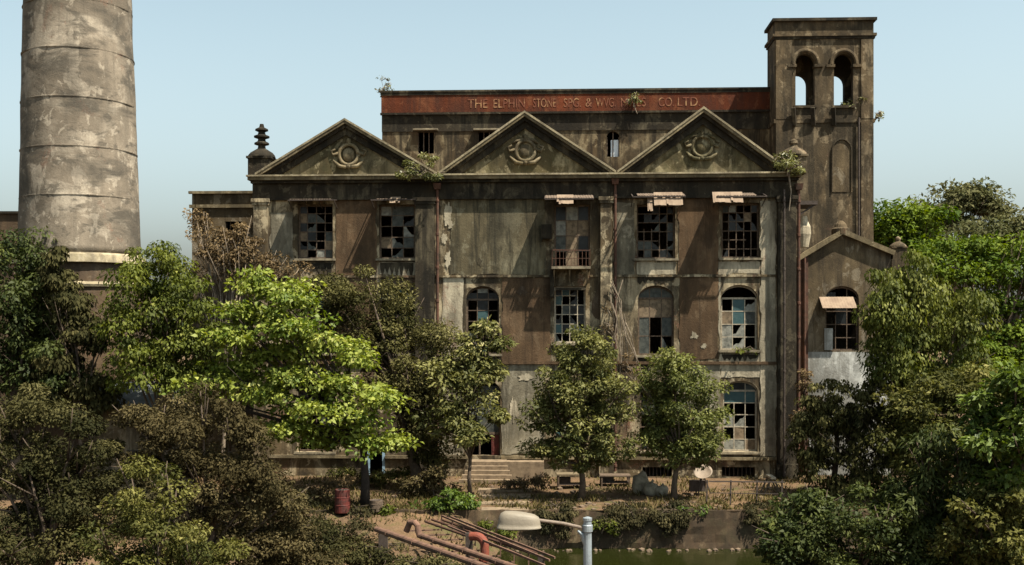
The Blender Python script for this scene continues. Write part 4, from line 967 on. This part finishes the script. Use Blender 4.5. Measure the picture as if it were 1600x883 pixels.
tree('foreground_bush', 'dark green bush at the water edge, leftmost of the lower right thicket', 'bush', gp(1235, 29.4), lp([(1250, 790, 40, 24), (1215, 830, 30, 30), (1270, 840, 50, 36), (1235, 875, 50, 24)], 29.4), 'deep', 8000, .15, .28, 136, trunk_r=.06)
tree('foreground_bush', 'tangled olive bush at the bottom right corner below the broad-leaved tree', 'bush', gp(1570, 27.0), lp([(1560, 790, 60, 40), (1600, 830, 60, 50), (1530, 850, 60, 40), (1590, 880, 60, 40)], 27.0), 'olive', 9000, .14, .26, 137, trunk_r=.06)
# foreground left
tree('dusty_tree', 'large dusty brown tree in the left foreground below the almond tree', 'tree', gp(330, 28.5), lp([(330, 640, 70, 36), (270, 670, 70, 40), (390, 670, 50, 40), (240, 720, 70, 46), (330, 720, 80, 50), (410, 730, 46, 50), (300, 790, 90, 50), (400, 800, 50, 50), (450, 790, 30, 30), (360, 860, 110, 40), (200, 640, 40, 30)], 28.5), 'dusty', 46000, .10, .33, 140, trunk_r=.16, limbs=26, per_clump=420)
tree('dusty_tree', 'large dusty olive tree filling the lower left corner', 'tree', gp(70, 28.0), lp([(40, 640, 70, 40), (110, 660, 60, 40), (0, 700, 80, 50), (90, 720, 80, 50), (160, 700, 40, 40), (40, 790, 100, 60), (140, 790, 70, 50), (60, 860, 130, 50)], 28.0), 'dustyg', 46000, .10, .33, 141, trunk_r=.16, limbs=26, per_clump=420)
tree('foreground_bush', 'yellowish olive bush at the bottom left, nearest of the dusty foliage', 'bush', gp(235, 24.0), lp([(235, 760, 50, 40), (200, 820, 60, 40), (270, 830, 60, 50), (220, 880, 110, 40), (330, 880, 60, 36)], 24), 'olive', 17000, .095, .27, 142, trunk_r=.07, per_clump=330)
tree('foreground_bush', 'dim brown bush at the bottom, right of the dusty foreground trees', 'bush', gp(440, 29.2), lp([(430, 830, 50, 40), (470, 870, 40, 40), (390, 880, 60, 40), (500, 890, 40, 20)], 29.2), 'dusty', 12000, .10, .24, 143, trunk_r=.06)
tree('foreground_bush', 'dark thicket at the bottom between the dusty trees and the rusty pipes', 'bush', gp(520, 30.3), lp([(500, 835, 36, 26), (545, 860, 40, 22), (480, 875, 60, 22), (590, 872, 34, 16), (640, 884, 40, 14), (690, 890, 40, 12)], 30.3), 'dustyg', 13000, .10, .26, 144, trunk_r=.05, per_clump=250)  # right-hand lobes are dark leaves standing in for shadow on the slope
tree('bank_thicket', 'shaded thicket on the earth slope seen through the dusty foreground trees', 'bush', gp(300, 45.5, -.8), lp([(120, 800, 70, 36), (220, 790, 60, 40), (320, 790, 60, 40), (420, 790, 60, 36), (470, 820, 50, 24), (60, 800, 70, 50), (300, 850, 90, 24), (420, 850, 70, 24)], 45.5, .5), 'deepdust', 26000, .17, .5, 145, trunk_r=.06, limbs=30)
# shrubs on the bank
tree('bank_shrub', 'bright green shrub on the bank above the pipe bridge', 'shrub', gp(705, 48.3), lp([(675, 795, 32, 18), (710, 780, 34, 20), (735, 800, 20, 22), (655, 800, 18, 14)], 48.3), 'shrub', 4200, .22, .28, 150, trunk_r=.05, limbs=8)
tree('bank_shrub', 'small yellowish shrub at the left end of the rusty pipes', 'shrub', gp(600, 47.9), lp([(600, 808, 20, 12), (618, 815, 14, 10), (585, 815, 12, 10)], 47.9), 'yellowg', 1500, .2, .22, 151, trunk_r=.04, limbs=6)
tree('bank_shrub', 'low straggly shrub under the olive tree beside the entrance path', 'shrub', gp(680, 51.5), lp([(670, 745, 30, 18), (650, 765, 26, 14), (695, 760, 20, 14)], 51.5), 'dusty', 2600, .18, .3, 152, trunk_r=.05, limbs=14)
tree('bank_shrub', 'green weed tuft on the wall top near the middle of the canal wall', 'shrub', gp(1085, 47.7), lp([(1085, 797, 16, 8), (1070, 800, 8, 7)], 47.7), 'shrub', 600, .16, .2, 153, trunk_r=.03, limbs=4)
tree('bank_shrub', 'low tan weeds at the foot of the canal wall behind the lamp post', 'shrub', gp(940, 47.2, -.9), lp([(940, 818, 16, 8), (955, 826, 10, 7)], 47.2), 'yellowg', 600, .15, .2, 154, trunk_r=.03, limbs=4)
for k_, (px, w_, lab) in enumerate(((862, 40, 'dark growth hanging down the canal wall left of the lamp post'), (975, 44, 'dark growth hanging down the canal wall below the trunk of the bushy tree'), (1050, 34, 'dark growth hanging down the canal wall below the round tree'), (540, 50, 'dark growth over the bank edge at the foot of the red drum'), (1195, 40, 'dark growth hanging over the right part of the canal wall'))):
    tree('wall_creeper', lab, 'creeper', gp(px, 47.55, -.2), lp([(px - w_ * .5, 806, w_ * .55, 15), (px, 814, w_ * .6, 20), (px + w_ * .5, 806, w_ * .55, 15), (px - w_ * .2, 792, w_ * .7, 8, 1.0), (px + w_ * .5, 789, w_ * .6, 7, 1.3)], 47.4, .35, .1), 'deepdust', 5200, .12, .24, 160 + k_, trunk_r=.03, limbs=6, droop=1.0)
tree('bank_shrub', 'straw coloured scrub on the dirt left of the almond tree trunk', 'shrub', gp(505, 50.5), lp([(500, 765, 34, 14), (530, 755, 24, 12), (480, 785, 30, 14)], 50.5), 'dry', 2600, .16, .28, 156, trunk_r=.04, limbs=14)
tree('bank_shrub', 'grassy green scrub under the bright tree by the small blue framed door', 'shrub', gp(545, 55), lp([(540, 738, 30, 10), (620, 742, 30, 10), (580, 748, 26, 8)], 55), 'olive', 2600, .16, .28, 157, trunk_r=.04, limbs=10)
tree('bank_shrub', 'reddish dry scrub in front of the long landing beside the entrance steps', 'shrub', gp(820, 53.5), lp([(815, 752, 22, 9), (845, 750, 18, 9), (790, 757, 12, 6)], 53.5), 'dry', 1500, .14, .24, 158, trunk_r=.03, limbs=14)
tree('bank_shrub', 'dull weedy clump on the earth slope below the rusty pipes', 'shrub', gp(560, 44.2, -.9), lp([(540, 848, 40, 20), (590, 858, 36, 18), (500, 840, 36, 20), (640, 866, 36, 14), (560, 820, 30, 10), (700, 874, 40, 10)], 44.2), 'deepdust', 9000, .12, .26, 159, trunk_r=.03, limbs=10)  # dark leaves spread wide to imitate the shadow lying on the slope
tree('bank_shrub', 'little green weeds between the rusty pipes and the lamp head', 'shrub', gp(765, 47.0, -.4), lp([(765, 826, 16, 10), (785, 835, 16, 8), (750, 836, 12, 8)], 47.0), 'yellowg', 1200, .13, .22, 166, trunk_r=.03, limbs=6)
tree('creeper_shrub', 'reddish creeper climbing the rusty downpipes at the mill right corner', 'creeper', gp(1262, 56.6), lp([(1255, 595, 12, 24), (1268, 620, 14, 26), (1250, 640, 10, 30), (1275, 660, 16, 40)], 56.6, .6), 'dry', 1800, .18, .28, 155, trunk_r=.05, limbs=10)
# palm with drooping fronds
def palm(name, label, base, top, nf, lenf, seed):
    rg = random.Random(seed); root = empty(name, base); tag(root, label, 'palm'); base = Vector(base); top = Vector(top) - base
    t = MB(); t.tube([(0, 0, 0), top * .5 + Vector((.15, 0, 0)), top], [.16, .12, .10], 9); t.build('trunk', M['bark'], root, smooth=True)
    for k in range(nf):
        a = 2 * math.pi * k / nf + rg.uniform(-.3, .3); el = rg.uniform(.0, .9); ln = lenf * rg.uniform(.75, 1.15)
        pts = []; p = Vector(top) + Vector((0, 0, rg.uniform(-.9, .1))); d = Vector((math.cos(a) * math.cos(el), math.sin(a) * math.cos(el), math.sin(el)))
        for i in range(12):
            pts.append(p.copy()); p = p + d * ln / 11; d = (d + Vector((0, 0, -.13))).normalized()
        s2 = MB(); s2.tube(pts, [.03 - .022 * i / 11 for i in range(12)], 5)
        fr_ = s2.build('frond', M['bark'], root)
        pos = []; di = []; nr = []
        for i in range(1, 11):
            for j in range(5):
                f = (i + j / 5); i0 = int(f); q = pts[i0].lerp(pts[min(11, i0 + 1)], f - i0); tg = (pts[min(11, i0 + 1)] - pts[i0 - 1]).normalized()
                sd_ = tg.cross(Vector((0, 0, 1))).normalized()
                for sg in (-1, 1):
                    dd = (sd_ * sg + tg * .5 + Vector((0, 0, -.9 - rg.uniform(0, .5)))).normalized(); pos.append(q); di.append(dd); nr.append(tg.cross(dd))
        pos = np.array(pos); di = np.array(di); nr = np.array([list(x) for x in nr]); n = len(pos); g2 = np.random.default_rng(seed + k)
        nr = nr + g2.normal(size=nr.shape) * .3
        leaf_mesh('leaflets', pos, di, nr, g2.uniform(.45, .75, n), g2.uniform(.05, .085, n), g2.random(n), L['palm'], fr_)
pc = P(1300, 645, 52.6)
palm('fishtail_palm', 'dark drooping palm half hidden in leaves before the gabled outbuilding', (pc.x, 52.6, 0), (pc.x + .2, 52.6, pc.z), 13, 2.3, 7)
# plants rooted in the masonry
def wall_plant(label, px, py, d, lobes, n, leaf, seed, mat='fig', roots=(), clump=.22):
    Y0 = 59 + d; b0 = P(px, py, Y0)
    r = tree('wall_plant', label, 'plant', tuple(b0), lobes_px(lobes, Y0, 1.0, .2, RG), mat, n, leaf, clump, seed, trunk_r=.035, limbs=16, tr_top=.5, bark='barkpale', droop=.3)
    if roots:
        mb = MB()
        for rt in roots: mb.tube([P(x, y, Y0 + .05) - b0 for x, y in rt], [.05] + [.035] * (len(rt) - 2) + [.015], 6)
        mb.build('root', M['barkpale'], r)
wall_plant('fig sapling with pale leaves rooted on the cornice between the left and middle pediments', 668, 280, -1.2, [(650, 262, 24, 16), (672, 250, 16, 14), (638, 272, 16, 8), (664, 272, 18, 12)], 1100, .17, 201)
wall_plant('fig sapling with pale leaves rooted on the right corner under the domed finial', 1230, 275, -1.2, [(1232, 260, 24, 14), (1212, 256, 12, 10), (1248, 266, 16, 12), (1225, 246, 12, 10)], 1000, .17, 202, roots=[[(1232, 270), (1236, 300), (1233, 330)]])
wall_plant('small spindly plant on the left end of the upper parapet', 600, 148, 6.6, [(600, 130, 10, 10), (596, 142, 7, 5), (606, 140, 7, 6)], 130, .16, 203, clump=.16)
wall_plant('plant growing out of the red name band over its lettering', 990, 168, 5.0, [(990, 150, 9, 8), (984, 158, 7, 5), (996, 156, 6, 6)], 200, .16, 204, roots=[[(990, 160), (993, 172), (996, 178)]], clump=.16)
wall_plant('plant rooted under the right arch of the tower with roots trailing down', 1338, 178, 3.4, [(1336, 160, 14, 9), (1350, 155, 10, 9), (1326, 162, 8, 6)], 330, .18, 205, roots=[[(1336, 172), (1330, 215), (1334, 260)], [(1338, 170), (1337, 220), (1335, 300)]], clump=.2)
wall_plant('bare twig sticking out of the tower right edge', 1365, 190, 3.4, [(1372, 182, 5, 4), (1377, 176, 4, 3)], 26, .16, 206, roots=[[(1362, 190), (1370, 184), (1378, 175)], [(1370, 184), (1376, 186)]], clump=.1)
wall_plant('weeds sprouting along the sill of the arched window with the black hole', 1155, 552, -.3, [(1150, 548, 22, 5), (1168, 550, 12, 5)], 420, .14, 207, clump=.16, mat='yellowg')

cr = tree('dry_creeper', 'leafless brown creeper hanging beside the middle downpipe above the street trees', 'creeper', tuple(P(968, 600, 58.2)), lp([(975, 560, 14, 40), (985, 590, 16, 30), (950, 500, 8, 40)], 58.2, .4), 'dry', 500, .13, .2, 208, trunk_r=.04, limbs=30, bark='barkpale')
q = MB(); b0 = P(968, 600, 58.2); rr_ = random.Random(4)
for k in range(9):
    x0, y0 = 962 + rr_.uniform(-6, 10), 440 + rr_.uniform(-10, 60); x1, y1 = 985 + rr_.uniform(-35, 30), 600 + rr_.uniform(-30, 20); pts = []
    for i in range(6): t = i / 5; pts.append(P(x0 + (x1 - x0) * t + rr_.uniform(-5, 5), y0 + (y1 - y0) * t, 58.3 + rr_.uniform(-.25, .1)) - b0)
    q.tube(pts, [.03, .028, .025, .022, .018, .012], 5)
q.build('vine', M['barkpale'], cr)
# weeds and litter on the bank
rg = np.random.default_rng(77); n = 15000
X_ = rg.uniform(-17, 17, n); Y_ = YB + .15 + rg.random(n) ** 1.6 * 11
keepm = np.array([mnoise.noise(Vector((x * .5, y * .5, 2))) > (.0 if x > -2 else -.25) for x, y in zip(X_, Y_)]); X_, Y_ = X_[keepm], Y_[keepm]; n = len(X_)
pos = np.stack([X_, Y_, np.full(n, -.02)], 1); 
sx_ = rg.uniform(-20, 1, 5000); sy_ = rg.uniform(41.8, 47.4, 5000); sm_ = np.array([mnoise.noise(Vector((x * .6, y * .6, 7))) > -.05 for x, y in zip(sx_, sy_)]); sx_, sy_ = sx_[sm_], sy_[sm_]
sed = np.clip((1.3 - sx_) / 4.5, 0, 1); sed = sed * sed * (3 - 2 * sed)
sz_ = -.1 - 1.75 * ((47.5 - sy_) / 6.2) ** 1.15 - (1 - sed) * 1.9
ok_ = sz_ > WZ; pos = np.concatenate([pos, np.stack([sx_, sy_, sz_], 1)[ok_]]); n = len(pos)
di = rg.normal(size=(n, 3)) * .5; di[:, 2] = 1; di /= np.linalg.norm(di, axis=1, keepdims=True)
nr = rg.normal(size=(n, 3))
leaf_mesh('weeds', pos, di, nr, rg.uniform(.10, .38, n), rg.uniform(.03, .08, n), rg.random(n), L['weedy'], None)
tag(bpy.data.objects['weeds'], kind='stuff', label='dry grass and weeds over the dirt bank', cat='weeds')
rg = random.Random(3); mb = MB()
for i in range(330):
    x = rg.choice((-9, -4, 1.5, 3, 5.5, 10, 13)) + rg.gauss(0, 1.3); y = YB + .2 + rg.random() ** 2 * 9; s2 = .03 + .14 * rg.random() ** 3; mb.blob((x, y, s2 * .3), (s2, s2 * rg.uniform(.6, 1), s2 * .6), i, 6, .5)
for i in range(40):
    x = rg.uniform(0, 15); s2 = .04 + .16 * rg.random() ** 2.5; mb.blob((x, YB - .55 - rg.random() * .5, WZ + .02), (s2, s2, s2 * .7), i, 6, .5)
tag(mb.build('rubble', M['rubble']), kind='stuff', label='scattered stones and broken brick along the bank', cat='rubble')

# ------------------------------------------------------------------ path slabs
stp = empty('stone_steps', gp(789, 49.0)); tag(stp, 'worn broad stone steps down the bank below the entrance', 'steps')
for i, (py, h) in enumerate(((799, .06), (790, .09), (779, .12), (769, .10))):
    y0 = groundY(py); sp = MB(); xo = stp.location.x
    sp.box((752 - 800) / F * y0 - .05 * i - xo, (826 - 800) / F * y0 + .05 * i - xo, y0 - 49.0, y0 + .75 - 49.0, -.1, h); sp.build('step', M['step'], stp)

# ------------------------------------------------------------------ street lamp
YLp = 18.0; lt = P(918, 814, YLp); lampo = empty('street_lamp', (lt.x, YLp, 0))
tag(lampo, 'grey street lamp with a domed beige head on a short arm, in the foreground', 'street lamp')
q = MB(); q.tube([(0, 0, 0), (0, 0, lt.z * .5), (0, 0, lt.z)], [.11, .085, .066], 14); q.lathe([(.066, 0), (.075, .01), (.075, .05), (.02, .07)], (0, 0, lt.z), 14); q.build('pole', M['metalblue'], lampo)
q = MB(); h0 = P(846, 812, YLp) - Vector((lt.x, YLp, 0)); a0 = P(915, 826, YLp) - Vector((lt.x, YLp, 0))
q.tube([a0, (a0 + h0) / 2 + Vector((0, 0, .01)), h0 - Vector((.12, 0, 0))], .028, 10); q.build('arm', M['armgrey'], lampo)
q = MB(); q.tube([(-.02, 0, lt.z - .46), (-.055, 0, lt.z - .32), (-.09, 0, lt.z - .22), (-.16, 0, lt.z - .16)], [.03, .04, .04, .02], 8); q.lathe([(.075, -.06), (.085, -.05), (.085, .05), (.075, .06)], (0, 0, lt.z - .12), 14); q.build('bracket', M['metalblue'], lampo)
hc = P(811, 824, YLp) - Vector((lt.x, YLp, 0)); q = MB(); n = 24; vs_ = []; fs_ = []
rings = [(1.03, -.012), (1.03, .012), (1, .016), (.985, .07), (.955, .14), (.88, .198), (.70, .235), (.38, .25), (.02, .253)]
for r, z in rings:
    for k in range(n):
        th = 2 * math.pi * k / n; vx = math.copysign(abs(math.cos(th)) ** .75, math.cos(th)); vy = math.copysign(abs(math.sin(th)) ** .85, math.sin(th))
        vs_.append((hc.x + .355 * r * vx + (.015 * z / .29), hc.y + .17 * r * vy, hc.z + z * (1 - .18 * vx * r)))
for i in range(len(rings) - 1):
    for k in range(n): fs_.append((i * n + k, i * n + (k + 1) % n, (i + 1) * n + (k + 1) % n, (i + 1) * n + k))
q.add(vs_, fs_ + [tuple((len(rings) - 1) * n + k for k in range(n))]); q.build('lamp_shade', M['lampshade'], lampo, smooth=True)
q = MB(); q.lathe([(.001, -.06), (.5, -.045), (.9, 0), (.9, .02)], (0, 0, 0), 24); q.v = [(hc.x + .34 * x, hc.y + .16 * y, hc.z + z) for x, y, z in q.v]; q.build('diffuser', M['gdirty'], lampo, smooth=True)

# ------------------------------------------------------------------ pipe bridge over the canal
pb = empty('pipe_bridge', P(700, 850, 42) * 1.0); pb.location = (-2.5, 42, WZ); tag(pb, 'rusty bundle of pipes with rails crossing the canal to the near bank', 'pipe bridge')
ob = Vector(pb.location)
def PZ(px, py, z): 
    Y = (CAMZ - z) * F / (py - HOR); return P(px, py, Y) - ob
def extend(a, b, k): return b + (b - a).normalized() * k
def rp(a, b, r, nm, mat, more=6.0):
    e = extend(a, b, more); q = MB(); q.tube([a, a.lerp(e, .5), e], r, 12)
    L_ = (e - a).length; d = (e - a).normalized(); t = 1.0
    while t < L_: c_ = a + d * t; q.tube([c_ - d * .06, c_ + d * .06], r * 1.25, 12); t += 2.2
    return q.build(nm, M[mat], pb)
rp(PZ(588, 827, .0), PZ(740, 880, .0), .115, 'pipe', 'rustp'); rp(PZ(660, 838, .1), PZ(790, 882, .1), .105, 'pipe', 'rustp')
q = MB(); a = PZ(660, 838, .1); q.tube([a, a + Vector((-.12, .1, .02)), a + Vector((-.17, .14, .16)), a + Vector((-.19, .17, .36)), a + Vector((-.30, .26, .47)), a + Vector((-.50, .4, .46)), a + Vector((-.65, .5, .1))], .12, 12); q.build('bend_pipe', M['rustp'], pb)
for k, (A, B_) in enumerate((((665, 815), (800, 862)), ((675, 812), (812, 858)), ((690, 812), (825, 860)))): rp(PZ(*A, .25), PZ(*B_, .25), .05, 'thin_pipe', 'rust', .6)
q = MB()
for A, B_ in (((690, 806), (850, 872)), ((705, 808), (858, 868)), ((700, 822), (842, 880))):
    a, b_ = PZ(*A, .45), PZ(*B_, .45); q = MB(); q.bar(a, extend(a, b_, .4), .05, .07); q.build('rail', M['rustp'], pb)
q = MB()
a, b_ = PZ(690, 806, .45), PZ(850, 872, .45)
for i in range(9): c_ = a.lerp(b_, i / 8); q.bar(c_, c_ - Vector((0, 0, .6)), .045); q.bar(c_ - Vector((0, 0, .55)), c_ + Vector((-1.3, -.3, -.55)), .05)
q.build('railing_posts', M['rustp'], pb)
e_ = PZ(742, 838, .55); q = MB(); pts = [e_ + Vector((-.15, .1, -.02))] + [e_ + Vector((.25 * 1.2 * math.sin(t), -.15 * math.sin(t), -.32 + .32 * math.cos(t))) + Vector((.05, 0, 0)) for t in [i * math.pi / 2 / 6 for i in range(7)]] + [e_ + Vector((.36, -.2, -1.1)), e_ + Vector((.36, -.2, -3.2))]
q.tube(pts, .155, 14); q.lathe([(.155, -.05), (.22, -.045), (.22, .045), (.155, .05)], tuple(e_ + Vector((.36, -.2, -.8))), 14); q.build('elbow_pipe', M['redpipe'], pb)
for px, py, z, w0, w1, d0, d1, h, up in ((733, 835, .5, .13, .13, .1, .1, 3, .05), (596, 826, 0, .1, .25, .2, .1, 1.7, -.12), (845, 872, .3, .1, .1, .1, .1, 2.4, .1)):
    c_ = PZ(px, py, z); q = MB(); q.box(c_.x - w0, c_.x + w1, c_.y - d0, c_.y + d1, c_.z - h, c_.z + up); q.build('support_post', M['iron'], pb)

# ------------------------------------------------------------------ yard clutter
def drum(label, px, py, r, h, mat):
    Y = groundY(py); o = empty('drum', gp(px, Y)); tag(o, label, 'drum')
    q = MB(); q.lathe([(r * .96, 0), (r, .03), (r, h * .32), (r * 1.04, h * .34), (r, h * .36), (r, h * .65), (r * 1.04, h * .67), (r, h * .69), (r, h - .02), (r * .98, h), (r * .9, h - .04)], (0, 0, 0), 20); q.build('body', M[mat], o)
    q = MB(); q.lathe([(r * .9, 0), (r * .9, .012)], (0, 0, h - .035), 20); q.lathe([(.05, 0), (.05, .03)], (r * .5, 0, h - .023), 8); q.build('lid', M['iron'], o)
drum('dark red oil drum standing on the bank left of the almond tree trunk', 535, 801, .33, 1.0, 'barrel'); drum('small brown drum right of the almond tree trunk', 588, 799, .30, .5, 'wood')
def table(label, px0, px1, py, h, top, seed):
    Y = groundY(py); x0, x1 = (px0 - 800) / F * Y, (px1 - 800) / F * Y; o = empty('work_table', ((x0 + x1) / 2, Y, 0)); tag(o, label, 'table'); w2 = (x1 - x0) / 2
    q = MB(); q.box(-w2, w2, 0, .9, h - .06, h); q.build('tabletop', M[top], o)
    for sx in (-1, 1):
        for yy in (.06, .84): q = MB(); q.box(sx * (w2 - .08) - .04, sx * (w2 - .08) + .04, yy - .04, yy + .04, 0, h - .06); q.build('leg', M['wood'], o)
    q = MB(); q.box(-w2 + .1, w2 - .1, .1, .8, .2, .25); q.box(-w2 + .15, -w2 + .7, .2, .7, .25, .55); q.build('shelf', M['iron'], o)
table('low dark bench with a tan top under the bushy tree nearer the entrance', 870, 915, 765, .75, 'tarp', 1); table('dark brown bench between the two street trees', 938, 986, 762, .6, 'wood', 2)
# sacks
for i, (px, py, rx, rz, lab) in enumerate(((1002, 771, .42, .55, 'large pale sack, leftmost of the heap beside the round tree trunk'), (1018, 774, .38, .36, 'grey white sack in the middle of the heap beside the round tree trunk'), (1034, 775, .34, .28, 'smallest low sack at the right of the heap beside the trunk'))):
    Y = groundY(py); q = MB(); q.blob((0, 0, rz * .8), (rx, .35, rz), 40 + i, 14, .35); q.tube([(0, 0, rz * 1.55), (.03, 0, rz * 1.85), (.1, 0, rz * 2.0)], [.1, .05, .09], 8)
    o = q.build('sack', M['sack'], smooth=True, loc=gp(px, Y)); tag(o, lab, 'sack', 'sacks heaped in the yard')
# dish on a dark stand
Y = groundY(772); o = empty('dish_stand', gp(1097, Y)); tag(o, 'pale round dish tilted on a dark stand right of the round tree trunk', 'dish')
q = MB(); prof = [(.02, .0), (.2, .02), (.36, .09), (.45, .19), (.46, .20), (.36, .12), (.2, .05), (.02, .03)]; q.lathe(prof, (0, 0, 0), 22)
rm = Matrix.Rotation(math.radians(38), 3, 'X') @ Matrix.Rotation(math.radians(-12), 3, 'Y'); q.v = [tuple(rm @ Vector(v) + Vector((.05, -.05, .95))) for v in q.v]; q.build('dish', M['white'], o, smooth=True)
q = MB(); 
for a in range(3): q.bar((.45 * math.cos(a * 2.1), .35 * math.sin(a * 2.1) + .1, 0), (.03, .05, .98), .05)
q.box(-.55, .2, .1, .5, .1, .62); q.build('stand', M['iron'], o)
# fence of posts with one rail along the bank
fc = empty('post_fence', gp(1160, 49.4)); tag(fc, 'thin dark post and rail fence along the bank at the right', 'fence'); fx = fc.location.x
for px in (1104, 1141, 1182, 1221):
    q = MB(); x = (px - 800) / F * 49.4 - fx; q.bar((x, 0, 0), (x + .03, 0, 1.12), .06); q.build('post', M['iron'], fc)
q = MB(); q.bar(((1108 - 800) / F * 49.4 - fx, -.05, 1.07), ((1226 - 800) / F * 49.4 - fx, -.05, 1.03), .05); q.bar(((1108 - 800) / F * 49.4 - fx, -.05, .55), ((1226 - 800) / F * 49.4 - fx, -.05, .5), .03); q.build('rail', M['iron'], fc)
Y = groundY(773); tr2 = empty('trestle', gp(1207, Y)); tag(tr2, 'wooden trestle standing behind the right end of the fence', 'trestle')
for sx in (-1, 1):
    for yy in (0, .7): q = MB(); q.bar((sx * .42, yy, 0), (sx * .05, yy, .78), .07); q.build('leg', M['wood'], tr2)
q = MB(); q.box(-.12, .12, -.2, .9, .76, .86); q.build('beam', M['woodpale'], tr2)
